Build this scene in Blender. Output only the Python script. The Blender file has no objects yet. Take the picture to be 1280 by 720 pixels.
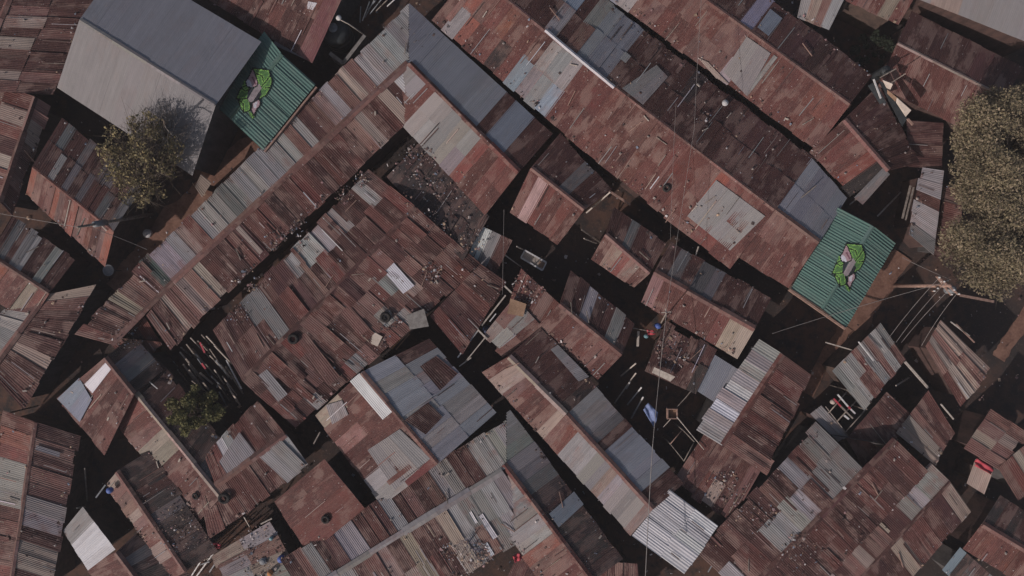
import bpy, math, random
import numpy as np
from mathutils import Vector, Matrix

random.seed(7)
RNG = np.random.default_rng(11)
sc = bpy.context.scene
COL = sc.collection
R = math.radians
PI = math.pi

# ------------------------------------------------------------------ camera geometry
CAM_H, FPX = 42.0, 869.0            # drone height, focal length in pixels of a 1280 px wide frame


def P(px, py, z=0.0):
    """photo pixel at a known real height -> point in the world"""
    k = (CAM_H - z) / FPX
    return Vector(((px - 640) * k, -(py - 360) * k, z))


def pix(v):
    k = FPX / (CAM_H - v[2])
    return 640 + v[0] * k, 360 - v[1] * k


def on_plane(px, py, o, n):
    d = Vector(((px - 640) / FPX, -(py - 360) / FPX, -1))
    c = Vector((0, 0, CAM_H))
    t = (o - c).dot(n) / d.dot(n)
    return c + d * t


def lin(c):
    return tuple((x / 255 / 12.92) if x / 255 <= 0.04045 else ((x / 255 + 0.055) / 1.055) ** 2.4 for x in c)


# ------------------------------------------------------------------ tags
def tag(o, label=None, cat=None, group=None, kind=None):
    if label: o['label'] = label
    if cat: o['category'] = cat
    if group: o['group'] = group
    if kind: o['kind'] = kind
    return o


def empty(name, loc, label=None, cat=None, group=None):
    o = bpy.data.objects.new(name, None)
    COL.objects.link(o)
    o.location = loc
    o.empty_display_size = 0.3
    return tag(o, label, cat, group)


# ------------------------------------------------------------------ materials
def nodes(name):
    m = bpy.data.materials.new(name)
    m.use_nodes = True
    nt = m.node_tree
    nt.nodes.clear()
    out = nt.nodes.new('ShaderNodeOutputMaterial')
    b = nt.nodes.new('ShaderNodeBsdfPrincipled')
    nt.links.new(b.outputs[0], out.inputs[0])
    return m, nt, b


def mk(nt, typ, **kw):
    n = nt.nodes.new(typ)
    for k, v in kw.items():
        setattr(n, k, v)
    return n


def mathn(nt, op, a, b=None, c=None, clamp=False):
    n = nt.nodes.new('ShaderNodeMath')
    n.operation = op
    n.use_clamp = clamp
    for i, x in enumerate((a, b, c)):
        if x is None: continue
        if isinstance(x, (int, float)): n.inputs[i].default_value = x
        else: nt.links.new(x, n.inputs[i])
    return n.outputs[0]


def mixc(nt, f, a, b, blend='MIX'):
    n = nt.nodes.new('ShaderNodeMix')
    n.data_type = 'RGBA'
    n.blend_type = blend
    for sock, x in ((n.inputs[0], f), (n.inputs[6], a), (n.inputs[7], b)):
        if isinstance(x, (int, float)): sock.default_value = x
        elif isinstance(x, tuple): sock.default_value = (*x[:3], 1)
        else: nt.links.new(x, sock)
    return n.outputs[2]


def ramp(nt, f, lo, hi):
    n = nt.nodes.new('ShaderNodeMapRange')
    n.clamp = True
    n.interpolation_type = 'SMOOTHSTEP'
    nt.links.new(f, n.inputs[0])
    n.inputs[1].default_value = lo
    n.inputs[2].default_value = hi
    return n.outputs[0]


def noise(nt, vec, scale, detail=3, rough=0.55):
    n = nt.nodes.new('ShaderNodeTexNoise')
    n.inputs['Scale'].default_value = scale
    n.inputs['Detail'].default_value = detail
    n.inputs['Roughness'].default_value = rough
    if vec is not None: nt.links.new(vec, n.inputs['Vector'])
    return n.outputs['Fac']


def vmul(nt, v, s):
    n = nt.nodes.new('ShaderNodeVectorMath')
    n.operation = 'MULTIPLY'
    nt.links.new(v, n.inputs[0])
    n.inputs[1].default_value = s
    return n.outputs[0]


def iron_material():
    """weathered corrugated iron; each sheet brings its own colour, rust share and shine"""
    m, nt, b = nodes('corrugated_iron')
    col = mk(nt, 'ShaderNodeAttribute', attribute_name='sheet_col').outputs['Color']
    prm = mk(nt, 'ShaderNodeAttribute', attribute_name='sheet_prm').outputs['Vector']
    suv = mk(nt, 'ShaderNodeAttribute', attribute_name='sheet_uv').outputs['Vector']
    sep = mk(nt, 'ShaderNodeSeparateXYZ')
    nt.links.new(prm, sep.inputs[0])
    rust, shine, tloc = sep.outputs
    streak = noise(nt, vmul(nt, suv, (6.0, 0.42, 3.1)), 1.0, 4, 0.6)
    streak2 = noise(nt, vmul(nt, suv, (26.0, 1.0, 1.7)), 1.0, 3, 0.6)
    blotch = noise(nt, vmul(nt, suv, (1.1, 0.9, 2.3)), 1.0, 5, 0.62)
    fine = noise(nt, vmul(nt, suv, (22.0, 16.0, 1.3)), 1.0, 3, 0.65)
    # tone of the bare sheet
    v = mathn(nt, 'MULTIPLY_ADD', streak, 1.9, 0.05)
    v = mathn(nt, 'MULTIPLY', v, mathn(nt, 'MULTIPLY_ADD', fine, 0.4, 0.80))
    v = mathn(nt, 'MULTIPLY', v, mathn(nt, 'MULTIPLY_ADD', blotch, 0.7, 0.65))
    vm = mk(nt, 'ShaderNodeMix'); vm.data_type = 'FLOAT'
    nt.links.new(mathn(nt, 'MULTIPLY_ADD', rust, 1.6, 0.03, True), vm.inputs[0])
    vm.inputs[2].default_value = 1.0
    nt.links.new(v, vm.inputs[3])
    gray = mk(nt, 'ShaderNodeCombineColor')
    for i in range(3): nt.links.new(vm.outputs[0], gray.inputs[i])
    base = mixc(nt, 1.0, col, gray.outputs[0], 'MULTIPLY')
    # rust: grows from the sheet ends and in runs down the slope
    ends = mathn(nt, 'POWER', mathn(nt, 'ABSOLUTE', mathn(nt, 'MULTIPLY_ADD', tloc, 2.0, -1.0)), 6.0)
    f = mathn(nt, 'MULTIPLY_ADD', blotch, 0.65, mathn(nt, 'MULTIPLY', streak, 0.30))
    f = mathn(nt, 'ADD', f, mathn(nt, 'MULTIPLY', fine, 0.12))
    f = mathn(nt, 'ADD', f, mathn(nt, 'MULTIPLY', ends, 0.07))
    f = mathn(nt, 'ADD', f, mathn(nt, 'MULTIPLY_ADD', rust, 0.55, -0.42))
    mask = ramp(nt, f, 0.36, 0.48)
    rc = mixc(nt, ramp(nt, mathn(nt, 'MULTIPLY_ADD', streak2, 0.5, mathn(nt, 'MULTIPLY', blotch, 0.5)), 0.33, 0.64), (0.050, 0.0205, 0.0195), (0.134, 0.054, 0.045))
    rc = mixc(nt, ramp(nt, fine, 0.50, 0.75), rc, (0.22, 0.132, 0.108))
    sc_ = mk(nt, 'ShaderNodeSeparateColor'); nt.links.new(col, sc_.inputs[0])
    tn = mathn(nt, 'MULTIPLY_ADD', sc_.outputs[0], 3.2, 0.46)
    tn = mathn(nt, 'MINIMUM', mathn(nt, 'MAXIMUM', tn, 0.6), 1.3)
    tg = mk(nt, 'ShaderNodeCombineColor')
    for i in range(3): nt.links.new(tn, tg.inputs[i])
    rc = mixc(nt, 1.0, rc, tg.outputs[0], 'MULTIPLY')
    base = mixc(nt, mathn(nt, 'MULTIPLY', mask, mathn(nt, 'MULTIPLY_ADD', rust, 0.5, 0.35, True)), base, rc)
    # grime
    gr = ramp(nt, noise(nt, vmul(nt, suv, (0.6, 0.5, 1.0)), 1.0, 6, 0.7), 0.52, 0.75)
    base = mixc(nt, mathn(nt, 'MULTIPLY', gr, mathn(nt, 'MULTIPLY_ADD', rust, 0.55, 0.08)), base, (0.035, 0.027, 0.025))
    # sun-bleached, flaked areas of old rust, drawn out down the slope
    bl = noise(nt, vmul(nt, suv, (1.15, 0.62, 1.9)), 1.0, 6, 0.62)
    bl = ramp(nt, mathn(nt, 'MULTIPLY_ADD', streak2, 0.12, bl), 0.555, 0.665)
    base = mixc(nt, mathn(nt, 'MULTIPLY', bl, mathn(nt, 'MULTIPLY', rust, 0.70)), base, (0.235, 0.150, 0.125))
    # pale flecks: lime, flaked paint, droppings
    vo = mk(nt, 'ShaderNodeTexVoronoi'); vo.inputs['Scale'].default_value = 1.0
    nt.links.new(vmul(nt, suv, (4.0, 3.4, 1.0)), vo.inputs['Vector'])
    sp = mathn(nt, 'LESS_THAN', mathn(nt, 'ADD', vo.outputs['Distance'], mathn(nt, 'MULTIPLY', fine, 0.16)), 0.19)
    sx = mk(nt, 'ShaderNodeSeparateColor'); nt.links.new(vo.outputs['Color'], sx.inputs[0])
    sp = mathn(nt, 'MULTIPLY', sp, mathn(nt, 'GREATER_THAN', sx.outputs[0], 0.62))
    base = mixc(nt, mathn(nt, 'MULTIPLY', sp, mathn(nt, 'MULTIPLY_ADD', rust, 0.75, 0.05, True)), base, (0.40, 0.35, 0.325))
    nt.links.new(base, b.inputs['Base Color'])
    nt.links.new(mathn(nt, 'MULTIPLY', shine, 0.55), b.inputs['Metallic'])
    nt.links.new(mathn(nt, 'MULTIPLY_ADD', shine, -0.30, 0.80), b.inputs['Roughness'])
    b.inputs['Specular IOR Level'].default_value = 0.25
    bp = mk(nt, 'ShaderNodeBump'); bp.inputs['Strength'].default_value = 0.5; bp.inputs['Distance'].default_value = 0.03
    nt.links.new(blotch, bp.inputs['Height'])
    nt.links.new(bp.outputs[0], b.inputs['Normal'])
    return m


def rough_material(name, c1, c2, scale=3.0, stretch=(1, 1, 1), rough=0.9, metallic=0.0, bump=0.3):
    m, nt, b = nodes(name)
    tc = mk(nt, 'ShaderNodeTexCoord')
    v = vmul(nt, tc.outputs['Object'], stretch)
    n1 = noise(nt, v, scale, 5, 0.65)
    n2 = noise(nt, v, scale * 6.3, 3, 0.6)
    f = mathn(nt, 'MULTIPLY_ADD', n1, 0.7, mathn(nt, 'MULTIPLY', n2, 0.3))
    nt.links.new(mixc(nt, ramp(nt, f, 0.33, 0.66), c1, c2), b.inputs['Base Color'])
    b.inputs['Roughness'].default_value = rough
    b.inputs['Metallic'].default_value = metallic
    b.inputs['Specular IOR Level'].default_value = 0.25
    if bump:
        bp = mk(nt, 'ShaderNodeBump'); bp.inputs['Strength'].default_value = bump; bp.inputs['Distance'].default_value = 0.03
        nt.links.new(n2, bp.inputs['Height'])
        nt.links.new(bp.outputs[0], b.inputs['Normal'])
    return m


def ground_material():
    m, nt, b = nodes('red_earth')
    tc = mk(nt, 'ShaderNodeTexCoord')
    v = tc.outputs['Object']
    big = noise(nt, v, 0.16, 4, 0.6)
    mid = noise(nt, v, 1.3, 5, 0.65)
    fin = noise(nt, v, 9.0, 4, 0.7)
    c = mixc(nt, ramp(nt, big, 0.38, 0.62), (0.040, 0.030, 0.027), (0.098, 0.052, 0.037))
    c = mixc(nt, ramp(nt, mid, 0.42, 0.68), c, (0.032, 0.027, 0.026))
    c = mixc(nt, mathn(nt, 'MULTIPLY', ramp(nt, fin, 0.55, 0.75), 0.5), c, (0.16, 0.11, 0.085))
    vo = mk(nt, 'ShaderNodeTexVoronoi'); vo.inputs['Scale'].default_value = 2.2
    nt.links.new(v, vo.inputs['Vector'])
    sx = mk(nt, 'ShaderNodeSeparateColor'); nt.links.new(vo.outputs['Color'], sx.inputs[0])
    sp = mathn(nt, 'LESS_THAN', mathn(nt, 'ADD', vo.outputs['Distance'], mathn(nt, 'MULTIPLY', fin, 0.15)), 0.17)
    sp = mathn(nt, 'MULTIPLY', sp, mathn(nt, 'GREATER_THAN', sx.outputs[0], 0.72))
    c = mixc(nt, mathn(nt, 'MULTIPLY', sp, 0.7), c, (0.30, 0.28, 0.27))
    nt.links.new(c, b.inputs['Base Color'])
    b.inputs['Roughness'].default_value = 0.95
    b.inputs['Specular IOR Level'].default_value = 0.15
    bp = mk(nt, 'ShaderNodeBump'); bp.inputs['Strength'].default_value = 0.6; bp.inputs['Distance'].default_value = 0.06
    nt.links.new(mid, bp.inputs['Height'])
    nt.links.new(bp.outputs[0], b.inputs['Normal'])
    return m


def attr_material(name, rough=0.85, trans=0.0):
    m, nt, b = nodes(name)
    a = mk(nt, 'ShaderNodeAttribute', attribute_name='sheet_col').outputs['Color']
    tc = mk(nt, 'ShaderNodeTexCoord')
    n1 = noise(nt, tc.outputs['Object'], 7.0, 4, 0.65)
    k = mathn(nt, 'MULTIPLY_ADD', n1, 0.9, 0.55)
    g = mk(nt, 'ShaderNodeCombineColor')
    for i in range(3): nt.links.new(k, g.inputs[i])
    c = mixc(nt, 1.0, a, g.outputs[0], 'MULTIPLY')
    nt.links.new(c, b.inputs['Base Color'])
    b.inputs['Roughness'].default_value = rough
    b.inputs['Specular IOR Level'].default_value = 0.2
    if trans:
        out = [n for n in nt.nodes if n.type == 'OUTPUT_MATERIAL'][0]
        tr = mk(nt, 'ShaderNodeBsdfTranslucent'); nt.links.new(c, tr.inputs[0])
        mx = mk(nt, 'ShaderNodeMixShader'); mx.inputs[0].default_value = trans
        nt.links.new(b.outputs[0], mx.inputs[1]); nt.links.new(tr.outputs[0], mx.inputs[2])
        nt.links.new(mx.outputs[0], out.inputs[0])
    return m


IRON = iron_material()
GROUND = ground_material()
WALLS = [rough_material('mud_wall', (0.04, 0.027, 0.022), (0.09, 0.058, 0.045), 2.0),
         rough_material('rusty_wall', (0.04, 0.024, 0.021), (0.085, 0.048, 0.039), 2.5, (1, 1, 0.3)),
         rough_material('grey_wall', (0.045, 0.04, 0.039), (0.09, 0.08, 0.076), 2.5, (1, 1, 0.3))]
WOOD = rough_material('grey_wood', (0.12, 0.095, 0.08), (0.30, 0.25, 0.21), 6.0)
PALEWOOD = rough_material('pale_wood', (0.30, 0.25, 0.21), (0.50, 0.43, 0.37), 6.0)
DARKWOOD = rough_material('dark_wood', (0.05, 0.038, 0.03), (0.12, 0.09, 0.07), 6.0)
PINKWOOD = rough_material('pink_wood', (0.20, 0.12, 0.095), (0.33, 0.21, 0.165), 6.0)
STONE = rough_material('roof_stone', (0.14, 0.11, 0.095), (0.36, 0.31, 0.28), 5.0)
RUBBER = rough_material('tyre_rubber', (0.012, 0.011, 0.011), (0.035, 0.03, 0.028), 8.0)
PLASTIC_BLACK = rough_material('black_plastic', (0.018, 0.020, 0.021), (0.040, 0.044, 0.046), 3.0, rough=0.5, bump=0)
BLUE = rough_material('blue_plastic', (0.05, 0.085, 0.26), (0.08, 0.13, 0.36), 4.0, rough=0.5, bump=0)
PALEBLUE = rough_material('pale_blue_tarpaulin', (0.10, 0.13, 0.24), (0.19, 0.23, 0.38), 4.0, rough=0.6)
CYAN = rough_material('teal_plastic', (0.12, 0.22, 0.24), (0.22, 0.36, 0.38), 4.0, rough=0.5, bump=0)
RED = rough_material('red_plastic', (0.28, 0.035, 0.05), (0.45, 0.06, 0.075), 3.0, rough=0.6)
WHITE = rough_material('dirty_white', (0.36, 0.34, 0.33), (0.60, 0.57, 0.55), 4.0)
CREAM = rough_material('cream_board', (0.36, 0.30, 0.25), (0.50, 0.42, 0.36), 3.0)
ORANGE = rough_material('orange_plastic', (0.36, 0.15, 0.06), (0.52, 0.24, 0.10), 4.0)
CARD = rough_material('cardboard', (0.16, 0.095, 0.06), (0.26, 0.165, 0.11), 3.0)
PURPLE = rough_material('mauve_twigs', (0.055, 0.045, 0.075), (0.13, 0.11, 0.165), 5.0)
TWIG = rough_material('grey_twigs', (0.09, 0.075, 0.065), (0.19, 0.16, 0.14), 6.0)
BARK = rough_material('bark', (0.06, 0.045, 0.035), (0.15, 0.115, 0.09), 8.0)
DISH = rough_material('dull_grey_metal', (0.13, 0.135, 0.145), (0.22, 0.225, 0.235), 4.0, rough=0.6)
CONC = rough_material('concrete', (0.13, 0.115, 0.105), (0.24, 0.22, 0.205), 3.0)
WIRE = rough_material('wire', (0.16, 0.14, 0.135), (0.26, 0.235, 0.22), 3.0, bump=0)
LEAF = attr_material('leaf', 0.8, 0.22)
PAINT = attr_material('wall_paint_on_roof', 0.7)

# sheet kinds: colour as it shows in full light, rust share, shine
KIND = {
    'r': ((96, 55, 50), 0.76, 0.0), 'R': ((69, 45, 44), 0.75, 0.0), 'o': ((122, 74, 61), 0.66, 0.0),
    't': ((136, 120, 111), 0.34, 0.0), 'p': ((112, 85, 79), 0.62, 0.0), 'g': ((130, 125, 124), 0.32, 0.12), 'c': ((122, 117, 116), 0.14, 0.03),
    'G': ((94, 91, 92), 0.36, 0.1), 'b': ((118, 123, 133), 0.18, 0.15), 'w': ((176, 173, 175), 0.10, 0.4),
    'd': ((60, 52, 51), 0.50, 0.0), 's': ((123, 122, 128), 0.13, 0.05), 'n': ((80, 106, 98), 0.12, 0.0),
    'k': ((74, 80, 78), 0.35, 0.0),
}
GAIN = 1.12


# ------------------------------------------------------------------ mesh buffers
class Buf:
    def __init__(self):
        self.v, self.f, self.c, self.p, self.u, self.n = [], [], [], [], [], 0

    def add(self, verts, faces, col, prm, suv):
        verts = np.asarray(verts, float)
        self.v.append(verts)
        self.f.append(np.asarray(faces, int) + self.n)
        self.n += len(verts)
        self.c.append(np.broadcast_to(np.asarray([*col, 1.0]), (len(verts), 4)))
        self.p.append(prm)
        self.u.append(suv)

    def build(self, name, mat, parent=None, smooth=True):
        v = np.concatenate(self.v)
        f = np.concatenate(self.f)
        if parent is not None:
            root = parent
            while root.parent is not None: root = root.parent
            v = v - np.asarray(root.location)
        me = bpy.data.meshes.new(name)
        me.from_pydata(v.tolist(), [], f.tolist())
        for nm, typ, arr, key in (('sheet_col', 'FLOAT_COLOR', self.c, 'color'), ('sheet_prm', 'FLOAT_VECTOR', self.p, 'vector'), ('sheet_uv', 'FLOAT_VECTOR', self.u, 'vector')):
            a = me.attributes.new(nm, typ, 'POINT')
            a.data.foreach_set(key, np.ascontiguousarray(np.concatenate(arr), dtype=np.float32).ravel())
        if smooth: me.polygons.foreach_set('use_smooth', [True] * len(me.polygons))
        me.materials.append(mat)
        o = bpy.data.objects.new(name, me)
        COL.objects.link(o)
        if parent is not None: o.parent = parent
        return o


class MB:
    """plain mesh made of boxes, bars, tubes and prisms"""
    def __init__(self):
        self.v, self.f = [], []

    def raw(self, vs, fs):
        k = len(self.v)
        self.v += [tuple(p) for p in vs]
        self.f += [tuple(i + k for i in q) for q in fs]

    def bar(self, a, b, w, h, up=(0, 0, 1)):
        a, b = Vector(a), Vector(b)
        d = (b - a).normalized()
        up = Vector(up)
        if abs(d.dot(up)) > 0.98: up = Vector((1, 0, 0))
        s = d.cross(up).normalized() * (w / 2)
        t = s.cross(d).normalized() * (h / 2)
        vs = [a - s - t, a + s - t, a + s + t, a - s + t, b - s - t, b + s - t, b + s + t, b - s + t]
        self.raw(vs, [(0, 3, 2, 1), (4, 5, 6, 7), (0, 1, 5, 4), (1, 2, 6, 5), (2, 3, 7, 6), (3, 0, 4, 7)])

    def tube(self, pts, r, n=6, cap=True):
        pts = [Vector(p) for p in pts]
        rs = r if isinstance(r, (list, tuple)) else [r] * len(pts)
        rings = []
        ref = Vector((0.13, 0.29, 0.95))
        for i, p in enumerate(pts):
            d = (pts[min(i + 1, len(pts) - 1)] - pts[max(i - 1, 0)])
            if d.length < 1e-6: d = Vector((0, 0, 1))
            d.normalize()
            s = d.cross(ref)
            if s.length < 0.05: s = d.cross(Vector((1, 0, 0)))
            s.normalize()
            t = d.cross(s)
            rings.append([p + (s * math.cos(a) + t * math.sin(a)) * rs[i] for a in (2 * PI * k / n for k in range(n))])
        vs = [q for rg in rings for q in rg]
        fs = [(i * n + k, i * n + (k + 1) % n, (i + 1) * n + (k + 1) % n, (i + 1) * n + k) for i in range(len(pts) - 1) for k in range(n)]
        if cap:
            fs += [tuple(reversed(range(n))), tuple((len(pts) - 1) * n + k for k in range(n))]
        self.raw(vs, fs)

    def lathe(self, c, prof, n=24, cap=True):
        c = Vector(c)
        vs = [c + Vector((r * math.cos(2 * PI * k / n), r * math.sin(2 * PI * k / n), z)) for r, z in prof for k in range(n)]
        fs = [(i * n + k, i * n + (k + 1) % n, (i + 1) * n + (k + 1) % n, (i + 1) * n + k) for i in range(len(prof) - 1) for k in range(n)]
        if cap: fs.append(tuple((len(prof) - 1) * n + k for k in range(n)))
        self.raw(vs, fs)

    def build(self, name, mat, parent=None, smooth=False, origin=None):
        base = Vector((0, 0, 0))
        if parent is not None:
            root = parent
            while root.parent is not None: root = root.parent
            base = Vector(root.location)
        elif origin is not None:
            base = Vector(origin)
        me = bpy.data.meshes.new(name)
        me.from_pydata([tuple(Vector(p) - base) for p in self.v], [], self.f)
        me.materials.append(mat)
        if smooth: me.polygons.foreach_set('use_smooth', [True] * len(me.polygons))
        o = bpy.data.objects.new(name, me)
        COL.objects.link(o)
        if parent is not None: o.parent = parent
        elif origin is not None: o.location = base
        return o


# ------------------------------------------------------------------ roofing
def kindcol(k, var=1.0):
    c, rust, shine = KIND[k]
    c = np.asarray(lin(c)) * GAIN
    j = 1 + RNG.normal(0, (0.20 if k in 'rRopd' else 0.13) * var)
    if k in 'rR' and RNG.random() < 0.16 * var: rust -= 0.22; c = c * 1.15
    h = 1 + RNG.normal(0, 0.035 * var, 3)
    return np.clip(c * j * h, 0.012, 0.85), float(np.clip(rust + RNG.normal(0, 0.08 * var), 0, 1)), shine


def sheet(buf, A, B, C, D, n, kind, lift=(0.0, 0.0), pitch=0.10, amp=0.011, nt=2, var=1.0, prof='sin', clip=None, sag=0.0, curl=0.0, phase=None, base=None, roll=0.0):
    """one corrugated sheet: A,B on the upper edge, C,D on the lower edge; corrugations run down the slope"""
    A, B, C, D, n = (np.asarray(x, float) for x in (A, B, C, D, n))
    W = np.linalg.norm(B - A); L = np.linalg.norm(D - A)
    nw = max(1, int(round(W / pitch)))
    per = 4 if prof == 'sin' else 6
    ns = min(nw * per, 400)
    s = np.linspace(0, 1, ns + 1)
    t = np.linspace(0, 1, nt + 1)
    S, T = np.meshgrid(s, t)
    pts = ((1 - S) * (1 - T))[..., None] * A + (S * (1 - T))[..., None] * B + (S * T)[..., None] * C + ((1 - S) * T)[..., None] * D
    ph = RNG.uniform(0, 6.28) if phase is None else phase
    x = 2 * PI * S * nw + ph
    z = np.cos(x) * amp * (0.75 + 0.25 * np.sin(S * 7.1 + ph * 3)) if prof == 'sin' else np.clip(np.cos(x) * 2.2, -1, 1) * amp
    z = z + lift[0] * (1 - T) + lift[1] * T
    if roll: z = z + roll * (S - 0.5) + 0.35 * roll * np.sin(2 * PI * S * 1.3 + ph) * T
    if curl: z = z + curl * np.clip(T - 0.7, 0, 1) * (0.5 + 0.5 * np.cos(PI * S + ph))
    if sag: z = z - sag * np.sin(PI * T) * np.sin(PI * S)
    pts = pts + z[..., None] * n
    idx = np.arange((ns + 1) * (nt + 1)).reshape(nt + 1, ns + 1)
    f = np.stack([idx[:-1, :-1], idx[1:, :-1], idx[1:, 1:], idx[:-1, 1:]], -1).reshape(-1, 4)
    vv = pts.reshape(-1, 3)
    if clip:
        cen = vv[f].mean(1)
        k = FPX / (CAM_H - cen[:, 2])
        px, py = 640 + cen[:, 0] * k, 360 - cen[:, 1] * k
        ok = np.ones(len(f), bool)
        for (x1, y1, x2, y2) in clip:      # keep what lies to the right of x1,y1 -> x2,y2 as seen on the photo
            ok &= ((x2 - x1) * (py - y1) - (y2 - y1) * (px - x1)) >= 0
        f = f[ok]
        if not len(f): return
    col, rust, shine = kindcol(kind, var) if base is None else base
    if base is not None:
        col = np.clip(col * (1 + RNG.normal(0, 0.05 * var)), 0.01, 0.85); rust = float(np.clip(rust + RNG.normal(0, 0.05 * var), 0, 1))
    off = RNG.uniform(0, 60, 2)
    suv = np.stack([S * W + off[0], T * L + off[1], np.full_like(S, RNG.uniform(0, 9))], -1).reshape(-1, 3)
    prm = np.stack([np.full_like(S, rust), np.full_like(S, shine), T], -1).reshape(-1, 3)
    buf.add(vv, f, col, prm, suv)


SLOPES = []       # (A,B,C,D,n,house,rustiness) for things lying about on the roofs


def bil(q, u, v):
    A, B, C, D = q
    return A * ((1 - u) * (1 - v)) + B * (u * (1 - v)) + C * (u * v) + D * ((1 - u) * v)


def roof_slope(root, quad, rows, patches=(), o=None):
    o = o or {}
    A, B, C, D = quad
    n = (B - A).cross(D - A)
    if n.z < 0: n = -n
    n.normalize()
    W = ((B - A).length + (C - D).length) / 2
    L = ((D - A).length + (C - B).length) / 2
    buf = Buf()
    rows = rows.split('/')
    nr = len(rows)
    if nr == 2 and L < 2.7: rows = rows[:1]; nr = 1
    if nr == 3 and L < 4.2: rows = [rows[0], rows[2]]; nr = 2
    if nr == 1 and L > 3.4 and o.get('mess', 0.5) > 0.1: rows = rows * 2; nr = 2
    pitch, amp, var, mess = o.get('pitch', 0.105), o.get('amp', 0.0125), o.get('var', 1.0), o.get('mess', 0.5)
    clip = o.get('clip')
    nt = 22 if clip else 3
    prof = o.get('prof', 'sin')
    cell = {}
    for ri in range(nr):
        for ci, k in enumerate(rows[ri]):
            up = cell.get((ri - 1, ci)) if ri and rows[ri - 1][min(ci, len(rows[ri - 1]) - 1)] == k and RNG.random() < 0.7 else None
            left = cell.get((ri, ci - 1)) if ci and rows[ri][ci - 1] == k and RNG.random() < 0.25 else None
            cell[(ri, ci)] = up or left or kindcol(k, var)
    for ri in reversed(range(nr)):
        cols = rows[ri]
        nc = len(cols)
        sub = max(1, int(round(W / nc / 0.62)))
        for ci in range(nc * sub):
            k = cols[ci // sub]
            if k == '.': continue
            N = nc * sub
            e = 0.035 / W
            u0, u1 = ci / N - e, (ci + 1) / N + e
            v0, v1 = ri / nr, (ri + 1) / nr
            if ri > 0: v0 -= RNG.uniform(0.03, 0.12) / L
            if ri < nr - 1: v1 += RNG.uniform(-0.02, 0.45) * mess / L
            else: v1 += RNG.uniform(-0.10, 0.26) * mess / L
            j = RNG.uniform(-0.025, 0.025, 4) * mess / W
            base = (0.012 * min(1, mess * 5) * (mess > 0.05) + 0.014 * mess) * (ci % 2) + (0.004 + 0.03 * mess) * (nr - 1 - ri)
            l0, l1 = base + RNG.uniform(0, 0.01), base + RNG.uniform(0, 0.022 * (0.4 + mess))
            a, b, c, d = bil(quad, u0 + j[0], v0), bil(quad, u1 + j[1], v0), bil(quad, u1 + j[2], v1), bil(quad, u0 + j[3], v1)
            sheet(buf, a, b, c, d, n, k, (l0, l1), pitch, amp, nt, var, prof, clip, sag=RNG.uniform(0, 0.03) * mess, curl=(RNG.uniform(0, 0.10) * mess if RNG.random() < 0.4 else 0), phase=0.0 if prof != 'sin' else None, base=cell[(ri, ci // sub)], roll=RNG.normal(0, 0.055) * min(mess, 0.8))
    # strips and odd pieces nailed over the leaks, and slivers with edge highlights and dark gaps put into their colours
    if mess > 0.12 and not clip:
        letters = [c for c in ''.join(rows) if c != '.']
        for _ in range(int(W * L * 0.13 * mess)):
            u, v = RNG.uniform(0.02, 0.95), RNG.uniform(0.0, 0.8)
            if RNG.random() < 0.88: w_, l_ = RNG.uniform(0.10, 0.40) / W, RNG.uniform(1.0, 2.6) / L
            else: w_, l_ = RNG.uniform(0.25, 0.7) / W, RNG.uniform(0.3, 0.9) / L
            k = random.choice(letters + list('rRpRRr'))
            u1, v1 = min(u + w_, 1), min(v + l_, 1.02)
            a, b, c, d = bil(quad, u, v), bil(quad, u1, v), bil(quad, u1, v1), bil(quad, u, v1)
            bb = 0.06 + RNG.uniform(0, 0.02)
            sheet(buf, a, b, c, d, n, k, (bb, bb + RNG.uniform(0, 0.03)), pitch, amp, 2, var)
        for _ in range(int(W * L * (0.15 + 0.34 * mess))):
            u, v = RNG.uniform(0.02, 0.98), RNG.uniform(0.0, 0.75)
            w_, l_ = RNG.uniform(0.02, 0.055) / W, RNG.uniform(0.4, 1.9) / L
            tw = RNG.normal(0, 0.02) / W
            v1 = min(v + l_, 1.02)
            a, b, c, d = bil(quad, u, v), bil(quad, u + w_, v), bil(quad, u + w_ + tw, v1), bil(quad, u + tw, v1)
            bb = 0.075 + RNG.uniform(0, 0.02)
            sheet(buf, a, b, c, d, n, random.choice('ttpgggRddw'), (bb, bb), 0.1, 0.0, 1, 1.0)
    so = buf.build('roof_slope', IRON, root)
    SLOPES.append((quad, n, root, W, L, so))
    for pi, pt in enumerate(patches):
        pq, k = pt[0], pt[1]
        pb = Buf()
        o3 = [on_plane(x, y, A, n) for x, y in pq]
        m = max(1, int(round((o3[1] - o3[0]).length / 0.8)))
        for i in range(m):
            f0, f1 = i / m, (i + 1) / m
            a, b = o3[0].lerp(o3[1], f0), o3[0].lerp(o3[1], f1)
            d, c = o3[3].lerp(o3[2], f0), o3[3].lerp(o3[2], f1)
            lf = 0.072 + 0.006 * pi + 0.012 * (i % 2)
            sheet(pb, a, b, c, d, n, k, (lf, lf + RNG.uniform(0, 0.015)), pitch, amp, 3, var * 0.6)
        pb.build('patch_sheet', IRON, so)
    return so


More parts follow.
